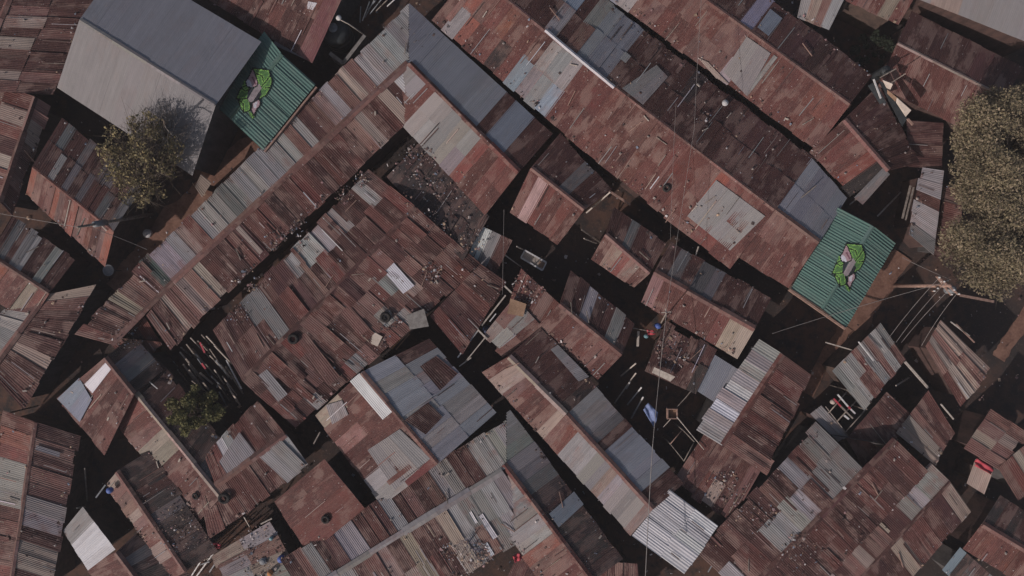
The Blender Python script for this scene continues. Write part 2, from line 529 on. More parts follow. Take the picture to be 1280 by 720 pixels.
def ridge_cap(root, a, b, n1, n2, kind, w=0.17, clip=None):
    buf = Buf()
    d = (b - a)
    L = d.length
    if L < 0.3: return
    d.normalize()
    k = max(1, int(L / 2.0))
    for nn in (n1, n2):
        side = d.cross(nn).normalized()
        if side.z > 0: side = -side
        if abs(side.z) < 1e-4 and nn is n2: side = -side
        for i in range(k):
            p = a + d * (L * i / k - (0.05 if i else 0)); q = a + d * (L * (i + 1) / k)
            lf = (0.105 if w >= 0.16 else 0.05) + 0.01 * (i % 2)
            up = Vector((0, 0, lf))
            A, B = p + up, q + up
            ww = w * RNG.uniform(0.8, 1.25)
            C, D = q + side * ww + up * 0.75, p + side * ww + up * 0.75
            sheet(buf, A, B, C, D, nn, kind, (0, 0), 0.5, 0.004, 1, 1.0, clip=clip)
    if buf.n: buf.build('ridge_cap', IRON, root)


NHOUSE = 0


def house(label, cat, ridge=None, s1=None, s2=None, ze=None, pitch=15, cap='p', wall=None, name=None, dz=None, **opt):
    """s1, s2 = dict(E=(start,end) eave pixels, rows, R=own ridge pixels, p=patches, clip). Mono-pitch when s2 is None."""
    global NHOUSE
    NHOUSE += 1
    if ze is None: ze = 2.15 + 0.35 * random.random()
    r0, r1 = ridge
    def wpx(s):
        e0, e1 = s['E']; a, b = s.get('R', ridge)
        L = math.hypot(b[0] - a[0], b[1] - a[1])
        mid = ((e0[0] + e1[0]) / 2 - a[0], (e0[1] + e1[1]) / 2 - a[1])
        return abs((b[0] - a[0]) * mid[1] - (b[1] - a[1]) * mid[0]) / L
    ws = [wpx(s) for s in (s1, s2) if s]
    w = sum(ws) / len(ws) / 22.0
    if s2 is None: pitch = opt.pop('mp', 9)
    zr = ze + (dz if dz is not None else min(1.35, max(0.22, math.tan(R(pitch)) * w)))
    foot = []
    quads = []
    for s in (s1, s2):
        if s is None: continue
        a, b = s.get('R', ridge)
        e0, e1 = s['E']
        quads.append((P(*a, zr), P(*b, zr), P(*e1, ze), P(*e0, ze)))
    q = quads[0]
    if s2:
        q2 = quads[1]
        corners = [q[3], q[2], q2[2], q2[3]]
    else:
        corners = [q[3], q[2], q[1], q[0]]
    cen = sum((Vector((c.x, c.y, 0)) for c in corners), Vector()) / 4
    root = empty(name or {'house': 'tin_roof_house', 'shack': 'tin_shack', 'shed': 'tin_shed', 'kiosk': 'tin_kiosk'}[cat], cen, label, cat, opt.pop('group', None))
    # walls, a little inside the eaves
    def inset(p, zt):
        v = Vector((p.x, p.y, 0)) - cen
        L = v.length
        v *= max(0.3, (L - 0.5) / L)
        return Vector((cen.x + v.x, cen.y + v.y, zt))
    mb = MB()
    if opt.get('walls', True):
        drop = 0.10
        if s2:
            c4 = [inset(c, ze - drop + 0.02) for c in corners]
            ra, rb = inset(P(*r0, zr), zr - drop - 0.05), inset(P(*r1, zr), zr - drop - 0.05)
            g = [Vector((c.x, c.y, -0.05)) for c in c4]
            vs = c4 + [ra, rb] + g            # 0 e0a,1 e1a,2 e1b,3 e0b,4 ra,5 rb,6.. ground
            mb.raw(vs, [(0, 1, 7, 6), (1, 5, 2, 8, 7), (2, 3, 9, 8), (3, 4, 0, 6, 9)])
        else:
            zs = [ze, ze, zr, zr]
            c4 = [inset(c, z - drop) for c, z in zip(corners, zs)]
            g = [Vector((c.x, c.y, -0.05)) for c in c4]
            mb.raw(c4 + g, [(0, 1, 5, 4), (1, 2, 6, 5), (2, 3, 7, 6), (3, 0, 4, 7)])
        mb.build('wall', WALLS[wall if wall is not None else NHOUSE % 3], root)
    ns = []
    for s, qd in zip([x for x in (s1, s2) if x], quads):
        oo = dict(opt); oo.update({k: v for k, v in s.items() if k in ('clip', 'mess', 'var', 'pitch', 'amp', 'prof')})
        roof_slope(root, qd, s['rows'], s.get('p', ()), oo)
        n = (qd[1] - qd[0]).cross(qd[3] - qd[0]); n = n if n.z > 0 else -n
        ns.append(n.normalized())
    if s2 and cap:
        ridge_cap(root, P(*r0, zr), P(*r1, zr), ns[0], ns[1], cap, opt.get('capw', 0.17))
    return root, zr, ze, quads


# ------------------------------------------------------------------ the houses (pixels of the photo at their real heights)
def S(e0, e1, rows, p=(), **k):
    d = dict(E=(e0, e1), rows=rows, p=p); d.update(k); return d


# --- top left
house('long low rust and tan patched house in the top left corner', 'house', [(20, -20), (-36, 112)],
      S((122, -15), (66, 118), 'RRptRtpRtp/RRRRwRpRRp/RRRRpRRRpR'), S((-30, -40), (-90, 90), 'RRrRrR'), ze=2.4)
house('narrow rust streaked house at the left edge below the top left corner house', 'house', [(45, 122), (0, 252)],
      S((63, 133), (14, 268), 'ptppR'), S((-25, 98), (-68, 230), 'rtrRtrr/RrrptrR'), ze=2.3)
GREY_BIG = house('large smooth grey gable roof beside a bare tree, biggest plain roof here', 'house', [(100, 25), (269, 131)],
      S((72, 110), (240, 219), 'cccccccccc', mess=0.03), S((154, -50), (326, 52), 'ssssssssss', mess=0.03), ze=3.3, pitch=15, var=0.1, cap='c', capw=0.12, amp=0.003, wall=2)
GREEN_A = house('green ribbed roof with painted emblem, next to the large grey roof', 'house', [(352, 68), (287, 147)],
      S((330, 40), (264, 127), 'nnnnnn', mess=0.02, pitch=0.165, amp=0.03), S((394, 106), (329, 187), 'nnnnnn', mess=0.02, pitch=0.165, amp=0.03), ze=2.7, pitch=13, var=0.1, cap='n', capw=0.13, wall=0)
house('dark brown rusty roof at the top edge above the green roof', 'house', [(300, -75), (432, -12)],
      S((256, -4), (390, 78), 'RRRRRRrR/RrRRrRRR', p=[([(350, 40), (397, 61), (388, 77), (342, 56)], 'g'), ([(340, 26), (357, 33), (350, 44), (336, 37)], 'p'), ([(386, 2), (397, 4), (392, 13), (384, 11)], 'w')]),
      S((335, -120), (470, -60), 'RRRR'), ze=2.5)
# --- the long roof from the top centre down to the left
CL = [(511, 0, 511, 100)]
house('long grey and rust striped row house running from the top centre down left', 'house', [(510, 79), (217, 352)],
      S((512, 6), (187, 319), 'gggggggptpgtpRgpgggggggGgggrtggg/ggggggptpptgpRgtgkggggggggGgrpgGg', R=((547, 45), (217, 352)), clip=CL),
      S((547, 119), (254, 392), 'gwRtrRtpRrRrRrrrRRrrrRrRRrtpt/wgRrtRrpRrRrrRrrRRRrrRrRrRrtRp'), ze=2.5, cap='p', capw=0.2)
house('brown patchwork end house of the long row, nearest the timber yard', 'house', [(217, 352), (140, 430)],
      S((187, 319), (98, 418), 'kRpptRpRr/GRtpRptRr', mess=1.0), S((254, 392), (214, 438), 'pptRRp', R=((217, 352), (183, 394)), mess=0.7), ze=2.3)
house('small broken rust lean-to at the foot of the long row house', 'shed', [(180, 396), (140, 431)], S((202, 432), (165, 458), 'rpRr', mess=1.0), ze=1.9)
CR = [(511, 100, 511, 0)]
house('house with plain blue-grey back slope and tan and rust front slope', 'house', [(512, 79), (648, 215)],
      S((470, 121), (606, 268), 'ccrcccccrrrr/rrrcccccrrrr', mess=0.15), S((510, 3), (690, 167), 'sssssssssssRbbRR', R=((475, 42), (648, 215)), clip=CR, mess=0.1, var=0.3), ze=2.5, cap='r')
house('rust roofed hut with one tan strip, beside the fallen pole frame', 'house', [(664, 210), (730, 262)],
      S((638, 265), (697, 305), 'rtrrrr', mess=0.3), S((700, 168), (764, 236), 'RRRGRR', mess=0.3), ze=2.4)
house('low shack under dark torn sheeting in the gap below the tan and rust house', 'shack', [(484, 222), (578, 326)], S((525, 178), (610, 272), 'dddddddd/ddkddddd/dddddddd', mess=0.7, var=0.5, amp=0.004), ze=2.42, dz=0.1)
house('tiny shack with a white ribbed sheet beside the dark torn shack', 'shack', [(588, 276), (640, 300)], S((572, 322), (612, 356), 'pwgR/RGpR', mess=0.9), ze=1.8, p0=0)
# --- big rust block in the centre left
house('widest dark rust roof left of centre with one shiny new sheet', 'house', [(520, 260), (304, 476)],
      S((462, 213), (268, 414), 'rRrRRRRrRpRrRgRprR/rgRRRpRRgRRRpRRgRp/pgRRgpggggRRpggRRp', mess=0.8),
      S((600, 330), (370, 534), 'rrrRprrRrrrpRrRrpR/rRppRgrppRRrRpRrRr/rrrRtrRgprRrRrpRrr/RrrRrRgprRpgrpRgRr', p=[([(465, 322), (478, 312), (518, 357), (504, 367)], 'w'), ([(420, 385), (432, 376), (462, 410), (450, 420)], 'p'), ([(368, 425), (382, 415), (425, 470), (410, 482)], 'p'), ([(322, 470), (334, 461), (360, 492), (348, 502)], 'g')], mess=0.8), ze=2.3, pitch=12, cap='R')
house('rust and tan extension between the wide dark rust roof and the black pipe ditch', 'shed', [(600, 330), (538, 394)], S((633, 353), (578, 442), 'RRrRRr/rRRrtt', mess=0.5), ze=2.15, dz=0.2)
# --- top centre rows
TOPROW = house('patchy orange and rust row house with a shining ridge strip at the top', 'house', [(590, -36), (770, 110)],
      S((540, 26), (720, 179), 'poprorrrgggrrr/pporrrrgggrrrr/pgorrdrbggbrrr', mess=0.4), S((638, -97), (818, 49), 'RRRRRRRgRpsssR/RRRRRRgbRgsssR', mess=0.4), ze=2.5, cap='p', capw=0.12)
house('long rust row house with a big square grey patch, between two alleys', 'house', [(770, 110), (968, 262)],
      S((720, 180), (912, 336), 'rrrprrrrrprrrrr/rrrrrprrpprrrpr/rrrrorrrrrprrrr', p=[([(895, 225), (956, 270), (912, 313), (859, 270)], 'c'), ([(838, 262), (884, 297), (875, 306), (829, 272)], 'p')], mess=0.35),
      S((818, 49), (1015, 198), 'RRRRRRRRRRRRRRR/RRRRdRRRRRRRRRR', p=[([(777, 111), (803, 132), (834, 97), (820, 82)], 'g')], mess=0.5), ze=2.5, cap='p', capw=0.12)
house('short rust roof with a large grey slab behind it, touching the right green roof', 'house', [(968, 262), (1023, 303)],
      S((924, 322), (985, 360), 'pprrr/rrrrr', mess=0.2), S((1015, 198), (1058, 247), 'ssss', mess=0.15), ze=2.5, var=0.5, cap='p')
house('rust row house with white and tan sheets, second row at the top right of centre', 'house', [(800, -60), (1062, 130)],
      S((757, -5), (1019, 186), 'bgrprprrpprrrrrroor/bgrrprprprprrrroorr/sgrprrrpppgrrrrrrrp', p=[([(933, 46), (963, 67), (933, 120), (904, 90)], 'c'), ([(872, 72), (885, 78), (912, 106), (895, 98)], 't')], mess=0.35),
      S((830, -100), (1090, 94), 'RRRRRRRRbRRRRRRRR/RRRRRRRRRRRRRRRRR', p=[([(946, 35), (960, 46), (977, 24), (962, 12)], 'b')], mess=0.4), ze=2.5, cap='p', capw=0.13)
house('small rust end house of the second row, with a grey sheet at its end', 'house', [(1055, 150), (1110, 213)],
      S((1012, 190), (1064, 244), 'rrrrd/orrrr', p=[([(1104, 209), (1112, 218), (1078, 256), (1067, 247)], 'G')], mess=0.5), S((1098, 108), (1148, 204), 'RRRRRR', mess=0.5), ze=2.4, cap='p')
# --- top right
house('small pale pink-grey roof patch at the top edge, left of a rust one', 'shack', [(1005, -12), (1056, -5)], S((997, 22), (1035, 38), 'gtpg', mess=0.3), ze=2.5)
house('small rust and tan roof cut by the top edge, above the dark yard', 'shack', [(1075, -28), (1144, -6)], S((1058, 0), (1122, 31), 'rprtr', mess=0.3), ze=2.5)
house('clean rust gable house in the top right with jagged shadows on its slope', 'house', [(1122, 54), (1256, 122)],
      S((1098, 108), (1228, 173), 'rrrrrrrr', mess=0.15, var=0.4), S((1140, 14), (1278, 84), 'RRRRRRRR', mess=0.15), ze=2.5, cap='t', capw=0.09)
house('long plain light grey roof across the top right corner', 'house', [(1165, -70), (1332, -8)], S((1146, -2), (1302, 60), 'cttcccccc', mess=0.08, amp=0.004), ze=3.0, wall=1, var=0.3)
house('small dark brown flat shed below the clean rust gable', 'shed', [(1133, 151), (1135, 208)], S((1179, 154), (1177, 210), 'RRRR/RRRr', mess=0.3), ze=2.0, dz=0.12)
house('narrow pale grey sloping roof between the bamboo poles and the big trees', 'shed', [(1180, 214), (1167, 318)], S((1152, 210), (1136, 292), 'ggRggG/ggpgkk', mess=0.5), ze=2.1)
house('narrow rust strip roof partly under the big right-hand trees', 'shed', [(1203, 240), (1200, 326)], S((1181, 232), (1166, 322), 'RrRRR', mess=0.4), ze=1.9)
GREEN_B = house('green ribbed roof with painted emblem, next to the brown dirt yard', 'house', [(1091, 283), (1028, 386)],
      S((1047, 260), (989, 360), 'nnnnnn', mess=0.02, pitch=0.165, amp=0.03), S((1119, 305), (1058, 409), 'nnnnnn', mess=0.02, pitch=0.165, amp=0.03), ze=2.8, pitch=13, var=0.1, cap='n', capw=0.13, wall=0)
# --- centre right huts
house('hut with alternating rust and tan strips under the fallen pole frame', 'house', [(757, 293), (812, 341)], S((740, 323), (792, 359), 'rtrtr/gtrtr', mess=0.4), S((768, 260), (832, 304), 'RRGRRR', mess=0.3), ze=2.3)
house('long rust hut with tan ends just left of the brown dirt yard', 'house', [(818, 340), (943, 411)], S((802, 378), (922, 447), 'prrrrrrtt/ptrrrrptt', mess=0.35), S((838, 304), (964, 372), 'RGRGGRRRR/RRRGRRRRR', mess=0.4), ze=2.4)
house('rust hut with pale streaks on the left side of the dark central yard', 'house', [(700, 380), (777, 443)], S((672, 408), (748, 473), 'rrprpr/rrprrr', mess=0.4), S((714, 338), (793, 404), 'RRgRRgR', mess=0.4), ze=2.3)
house('rust shack of narrow broken strips below the slatted bench', 'shack', [(652, 336), (702, 382)], S((638, 374), (680, 414), 'rRrpr/pRrRr', mess=1.0), ze=2.1, dz=0.2)
house('low tan and grey shack with a cardboard-coloured sheet beside the black pipe ditch', 'shack', [(644, 372), (692, 424)], S((604, 420), (640, 452), 'pgrr/tgpr', mess=0.9), ze=2.0, dz=0.2)
house('brown roof covered with small junk on the right of the dark yard', 'shack', [(806, 464), (868, 492)], S((832, 404), (894, 440), 'RRpRRd/RpRRdR', mess=1.0), ze=2.2, dz=0.1)
house('plain small grey slab roof against the silvery ribbed roof', 'shed', [(867, 486), (903, 509)], S((891, 442), (927, 464), 'sss', mess=0.1), ze=2.2, dz=0.1, var=0.4)
house('silvery ribbed roof house with rusty other half, beside the dirt yard', 'house', [(978, 443), (903, 556)], S((948, 424), (870, 536), 'ggggwgwgg', mess=0.5, pitch=0.14, amp=0.015), S((1012, 468), (956, 592), 'prRprRp/RrRpRrt', mess=0.9), ze=2.4, cap='r')
house('tangled rust and tan roof below the silvery ribbed house', 'shack', [(884, 538), (954, 580)], S((843, 600), (912, 652), 'rRpRrp/RpprRr/pRrtRp', mess=1.0), ze=2.0, dz=0.2)
# --- centre bottom
house('house with smooth blue-grey back slope and a white strip along its ridge', 'house', [(452, 466), (547, 579)],
      S((394, 520), (478, 631), 'rrrrrrr/trrtrrr/trprrgg', p=[([(460, 562), (500, 536), (539, 572), (494, 612)], 'c'), ([(408, 506), (428, 500), (436, 518), (416, 530)], 'g'), ([(438, 476), (450, 466), (491, 514), (479, 524)], 'w')], mess=0.35),
      S((536, 424), (619, 516), 'sgssgsgs/Rsgssggs', p=[([(525, 458), (545, 445), (572, 467), (550, 488)], 'R'), ([(506, 525), (535, 503), (553, 521), (532, 543)], 'R')], mess=0.35, var=0.6), ze=2.4, pitch=12, cap='p')
house('plain square rust roof standing alone near the bottom left of centre', 'shed', [(406, 574), (456, 635)], S((343, 628), (385, 692), 'rrrr', mess=0.2, var=0.4), ze=2.3)
CB = [(633, 500, 633, 600)]
house('striped grey and rust house along the bottom centre under the bare shrub', 'house', [(628, 588), (380, 742)],
      S((642, 520), (352, 700), 'gggggRRggpRpRgRrRggRRgpR', R=((670, 562), (380, 742)), clip=CB),
      S((672, 660), (425, 813), 'gggggtRRtRtpRgggg/ggtgggRRttRpRggtg/gggpgtRrttRRpgggg', p=[([(598, 645), (603, 641), (622, 670), (616, 674)], 'w'), ([(604, 680), (609, 677), (618, 692), (613, 695)], 'w'), ([(586, 640), (589, 638), (597, 652), (594, 654)], 'w')], mess=0.7), ze=2.4, pitch=12, cap='g', capw=0.2)
CB2 = [(633, 600, 633, 500)]
house('house with dark back slope crossed by one blue-grey strip near the bottom', 'house', [(630, 580), (740, 726)],
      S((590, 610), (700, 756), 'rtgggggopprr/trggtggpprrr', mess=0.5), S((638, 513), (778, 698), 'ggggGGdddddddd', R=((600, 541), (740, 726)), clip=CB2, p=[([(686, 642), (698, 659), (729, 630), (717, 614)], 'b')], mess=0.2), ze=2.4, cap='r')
house('low dark rust roof at the bottom edge with fanned sheets', 'shack', [(648, 694), (796, 704)], S((610, 770), (800, 775), 'RRrRRrRR', mess=0.9), ze=1.8, dz=0.3)
house('tan and rust striped front of the hut left of the dark central yard end', 'house', [(636, 446), (708, 517)], S((603, 466), (679, 548), 'rttprrrpt/rttrrrrpr', mess=0.4), S((676, 410), (745, 483), 'RRRRRRd', p=[([(688, 437), (723, 477), (736, 471), (697, 431)], 'g')], mess=0.3), ze=2.4, cap='t')
house('pale tan long house leading down to the bright silver roof', 'house', [(708, 518), (816, 636)], S((680, 549), (788, 669), 'prccccctgccct/orcccccctwgct', mess=0.25), S((745, 484), (854, 604), 'gggGRsssssRR', mess=0.2, var=0.5), ze=2.4, cap='p')
house('brightest new silver ribbed roof near the bottom right of centre', 'shed', [(836, 612), (790, 669)], S((897, 658), (855, 716), 'wwwww/wwwww', mess=0.4, pitch=0.16, amp=0.02), ze=2.5, dz=0.15, var=0.5)
# --- right side
house('small tan and rust shed with sheets laid downhill, below the dirt yard', 'shed', [(1100, 404), (1040, 463)], S((1132, 450), (1080, 512), 'ggpgrggg/pgpgrrgg', mess=0.4), ze=2.3, dz=0.2)
house('small tan shed with rusty lower corner, right of the utility pole wires', 'shed', [(1175, 400), (1157, 432)], S((1238, 462), (1200, 506), 'ttptp/tpttr', mess=0.7), ze=2.3, dz=0.2)
house('dark brown roof beside the black square pit on the right', 'shed', [(1108, 490), (1058, 548)], S((1142, 522), (1084, 592), 'RRRRRR', mess=0.3), ze=2.2, dz=0.15)
house('small rust and tan roof just right of the black square pit', 'shed', [(1160, 488), (1120, 540)], S((1192, 540), (1168, 580), 'rRptt', mess=0.5), ze=2.1, dz=0.2)
house('narrow strip of pale grey sheets beside the open pole frame', 'shed', [(1013, 517), (1026, 507)], S((1047, 551), (1059, 543), 'gg', mess=0.4), ze=2.1, dz=0.1)
house('large grey and dark rust gable house filling the lower right', 'house', [(1118, 549), (930, 745)],
      S((1022, 530), (872, 690), 'gggRggggRrpg/ggRggpppRRrg/gGrgRpRRRprR', R=((1080, 588), (930, 745)), mess=0.8), S((1160, 590), (972, 787), 'rRrrRRrrRRRRR/rRRrRRrrRRRRR', mess=0.3), ze=2.4, cap='R')
house('long low patched house on the lower right facing the wide alley', 'house', [(1187, 602), (1050, 750)],
      S((1163, 579), (1025, 726), 'ggggRRpRtpRt', mess=0.6), S((1213, 639), (1080, 786), 'tRrrrtRRRRR', mess=0.4), ze=2.1, dz=0.3, cap='R', capw=0.1)
house('tan brown patchwork shack near the right edge above the red plastic', 'shack', [(1238, 511), (1204, 560)], S((1284, 542), (1248, 586), 'pptp/tppR/ptpp', mess=0.8), ze=2.2, dz=0.2)
house('tan and rust striped roof at the right edge beside the red plastic', 'shack', [(1290, 548), (1248, 584)], S((1318, 590), (1272, 624), 'trtrp', mess=0.5), ze=2.1, dz=0.2)
house('tiny tan shack with red plastic sheet over its top end', 'shack', [(1220, 574), (1242, 585)], S((1209, 604), (1230, 617), 'tt', mess=0.3), ze=1.9, dz=0.1)
house('rust roof with pale seams in the bottom right corner', 'house', [(1228, 655), (1298, 697)], S((1204, 686), (1274, 728), 'rorrorr', mess=0.2), S((1250, 620), (1318, 662), 'dRdRdR', mess=0.3), ze=2.3)
house('low dark blue-grey roof at the bottom edge right of the wide alley', 'shack', [(1200, 684), (1245, 724)], S((1178, 712), (1222, 752), 'bdGdG', mess=0.6), ze=1.9, dz=0.2)
# --- left middle and bottom
house('house with orange rust front slope under the leafy left tree', 'house', [(41, 209), (142, 289)], S((33, 242), (131, 333), 'oprpopropporpo', mess=0.3), S((78, 148), (180, 230), 'RRgRGRGRRGRG/RGRRGRRGGRRG', mess=0.4), ze=2.4, cap='o', capw=0.09)
house('house at the left edge with grey and dark streaked back slope', 'house', [(-12, 318), (62, 366)], S((-40, 352), (38, 402), 'rorrtr'), S((15, 272), (94, 324), 'RGRggRRgRR/GRRgGRRgRR', mess=0.5), ze=2.3, cap='p')
house('tan and dark brown striped house at the left edge by the wide dark alley', 'house', [(60, 368), (-12, 464)], S((22, 372), (-40, 432), 'pggt'), S((120, 356), (30, 510), 'tpRRRRtRpr/ppRRRRtRRp', mess=0.5), ze=2.2, pitch=12, cap='p')
house('house in the bottom left corner with blue-grey and rust spotted sheets', 'house', [(44, 528), (14, 726)], S((98, 545), (64, 742), 'RpRppggRttR/RRpRpggRttR', mess=0.5), S((6, 514), (-48, 715), 'oorgggrrrrr'), ze=2.3, cap='p', capw=0.12)
house('rust house with white and pale blue sheets at its corner, left of centre', 'house', [(132, 447), (168, 492)], S((72, 498), (132, 566), 'prrr/prrr', p=[([(100, 472), (116, 499), (101, 527), (73, 498)], 'b'), ([(133, 453), (140, 461), (117, 491), (107, 480)], 'w')], mess=0.6), S((168, 418), (204, 462), 'dGGd', mess=0.5), ze=2.2, cap='p')
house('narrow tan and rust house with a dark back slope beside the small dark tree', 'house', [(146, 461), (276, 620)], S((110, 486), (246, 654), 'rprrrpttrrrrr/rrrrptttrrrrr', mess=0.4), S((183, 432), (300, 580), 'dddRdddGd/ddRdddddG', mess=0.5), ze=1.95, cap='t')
house('rust house with light grey ribbed sheets right of the small dark tree', 'house', [(357, 543), (270, 607)], S((322, 501), (256, 570), 'rRrrrwwrr', p=[([(319, 565), (287, 596), (275, 577), (300, 540)], 'g')], mess=0.5), S((385, 581), (298, 648), 'ggrrRrrrr', p=[([(323, 569), (351, 549), (382, 580), (360, 603)], 'g')], mess=0.4), ze=2.3, cap='p')
house('rust lean-to with two old tyres at the end of the tan and rust house', 'shed', [(270, 606), (246, 596)], S((300, 648), (262, 672), 'rr/rr', mess=0.5), ze=2.1, dz=0.25)
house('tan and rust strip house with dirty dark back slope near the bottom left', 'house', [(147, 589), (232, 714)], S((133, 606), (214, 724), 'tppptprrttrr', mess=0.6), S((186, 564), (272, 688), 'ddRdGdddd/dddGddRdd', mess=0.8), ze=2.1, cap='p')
house('small shed with the whitest smooth sheet near the bottom left corner', 'shed', [(104, 634), (144, 686)], S((79, 664), (110, 712), 'gww', mess=0.15), ze=2.2, dz=0.18, var=0.4)
house('small rust shed touching the whitest sheet at the bottom edge', 'shed', [(146, 690), (182, 738)], S((108, 708), (140, 762), 'rrr', mess=0.3), S((170, 668), (236, 720), 'dGddd', mess=0.5), ze=2.0)
house('flat grey tan roof littered with buckets and junk at the bottom edge', 'shack', [(338, 652), (386, 735)], S((268, 694), (300, 760), 'gptgg/tggpg', mess=0.9), ze=1.9, dz=0.1)
# --- small ones
house('dark little roof beyond the clean rust gable, deep in its shade', 'shed', [(1040, 180), (1046, 188)], S((1032, 200), (1040, 208), 'd'), ze=1.0) if False else None
KIOSK = house('little kiosk with one pale beige sheet on the red earth path', 'kiosk', [(251, 218), (244, 233)], S((264, 229), (253, 246), 't', mess=0.05), ze=1.6, dz=0.12)

# ------------------------------------------------------------------ ground
def ground():
    me = bpy.data.meshes.new('ground')
    n = 60
    xs = [math.copysign(abs(t) ** 3, t) * 85 + t * 60 for t in np.linspace(-1, 1, n)]
    vs, fs = [], []
    for j, y in enumerate(xs):
        for i, x in enumerate(xs):
            vs.append((x, y, 0.05 * math.sin(x * 0.7) * math.cos(y * 0.6) * (1 if abs(x) < 60 and abs(y) < 60 else 0) - 0.03))
    for j in range(n - 1):
        for i in range(n - 1):
            a = j * n + i
            fs.append((a, a + 1, a + n + 1, a + n))
    me.from_pydata(vs, [], fs)
    me.polygons.foreach_set('use_smooth', [True] * len(me.polygons))
    me.materials.append(GROUND)
    o = bpy.data.objects.new('ground', me)
    COL.objects.link(o)
    tag(o, 'red brown earth of the alleys and yards between the houses', 'ground', kind='structure')


ground()


def path(name, label, pts, w, z=0.035):
    m = MB(); vs = []; fs = []
    g = [P(x, y, z) for x, y in pts]
    rgp = random.Random(len(label))
    L = []
    for i in range(len(g) - 1):
        for k in range(6): L.append(g[i].lerp(g[i + 1], k / 6))
    L.append(g[-1])
    for i, q in enumerate(L):
        d = (L[min(i + 1, len(L) - 1)] - L[max(i - 1, 0)]).normalized(); s = Vector((-d.y, d.x, 0))
        for t in (-1, -.5, 0, .5, 1):
            vs.append(q + s * t * w / 2 * rgp.uniform(.82, 1.18) + Vector((0, 0, 0.03 * (1 - t * t))))
    for i in range(len(L) - 1):
        for k in range(4):
            a = i * 5 + k; fs.append((a, a + 1, a + 6, a + 5))
    m.raw(vs, fs)
    o = m.build(name, RED_EARTH, None, True, origin=g[0]); tag(o, label, 'path', kind='structure')


RED_EARTH = rough_material('sunlit_trodden_earth', (0.12, 0.058, 0.04), (0.23, 0.125, 0.088), 1.2, bump=0.5)  # brighter copy of the earth, sunlight on the paths put into its colour
path('path', 'trodden red earth path between the long row house and the leafy tree', [(345, 165), (300, 205), (262, 240), (225, 275), (190, 318), (150, 368)], 2.2)
path('path', 'narrow red earth path from the right green roof to the pole frame alley', [(1058, 408), (1034, 445), (1008, 492)], 0.8)
path('path', 'red earth strip behind the right green roof', [(1128, 318), (1098, 362), (1066, 412)], 1.3)
path('path', 'red earth strip at the right edge below the big trees', [(1290, 385), (1262, 425), (1248, 448)], 0.9)


# ------------------------------------------------------------------ emblem painted on the green roofs
EMB = [  # polygon in the emblem's own units (8 per pixel, y down), colour
    ([(280, 520), (345, 570), (335, 600), (300, 575)], (96, 160, 45)),
    ([(225, 240), (250, 245), (250, 320), (205, 320)], (88, 140, 50)),
    ([(300, 118), (360, 122), (455, 130), (470, 180), (492, 230), (480, 290), (440, 370), (385, 405), (392, 330), (360, 260), (330, 200), (318, 160)], (104, 165, 48)),
    ([(400, 140), (450, 150), (470, 230), (420, 215)], (70, 125, 45)),
    ([(395, 300), (475, 285), (440, 365), (388, 400)], (92, 150, 50)),
    ([(300, 118), (320, 160), (357, 250), (350, 290), (300, 306), (255, 295), (240, 250), (270, 200)], (165, 130, 135)),
    ([(258, 225), (290, 250), (310, 300), (262, 296), (246, 252)], (190, 185, 195)),
    ([(290, 200), (312, 205), (345, 270), (330, 275)], (120, 70, 85)),
    ([(240, 290), (200, 312), (158, 422), (238, 416), (276, 402), (282, 322)], (98, 158, 46)),
    ([(178, 424), (262, 416), (292, 440), (302, 522), (238, 546), (204, 490)], (84, 150, 46)),
    ([(288, 300), (325, 295), (275, 400), (262, 400), (270, 325)], (45, 50, 58)),
    ([(392, 330), (398, 370), (345, 440), (318, 440)], (45, 45, 50)),
    ([(318, 450), (382, 408), (394, 462), (362, 505), (338, 566), (312, 520)], (170, 135, 140)),
    ([(325, 455), (365, 430), (355, 490), (335, 500)], (195, 190, 195)),
    ([(372, 262), (397, 302), (322, 432), (286, 452), (273, 408), (332, 300)], (150, 135, 135)),
]
LINES = [[(300, 118), (360, 122), (455, 130), (470, 180), (492, 230), (480, 290), (440, 370), (385, 405)], [(300, 118), (270, 200), (240, 250), (255, 295), (300, 306), (350, 290), (357, 250), (320, 160), (300, 118)],
         [(240, 290), (200, 312), (158, 422), (238, 416), (276, 402)], [(178, 424), (204, 490), (238, 546), (302, 522), (292, 440)], [(318, 450), (382, 408), (394, 462), (362, 505), (338, 566), (312, 520), (318, 450)],
         [(200, 312), (240, 340), (282, 322)], [(470, 180), (440, 230), (392, 290)], [(480, 290), (430, 300)], [(320, 160), (395, 190), (410, 240)], [(178, 424), (230, 460), (240, 540)], [(312, 520), (338, 590)]]


def inside(p, poly):
    x, y = p; c = False; j = len(poly) - 1
    for i in range(len(poly)):
        xi, yi = poly[i]; xj, yj = poly[j]
        if (yi > y) != (yj > y) and x < (xj - xi) * (y - yi) / (yj - yi) + xi: c = not c
        j = i
    return c


def segd(p, a, b):
    dx, dy = b[0] - a[0], b[1] - a[1]
    t = max(0, min(1, ((p[0] - a[0]) * dx + (p[1] - a[1]) * dy) / (dx * dx + dy * dy + 1e-9)))
    return math.hypot(p[0] - a[0] - t * dx, p[1] - a[1] - t * dy)


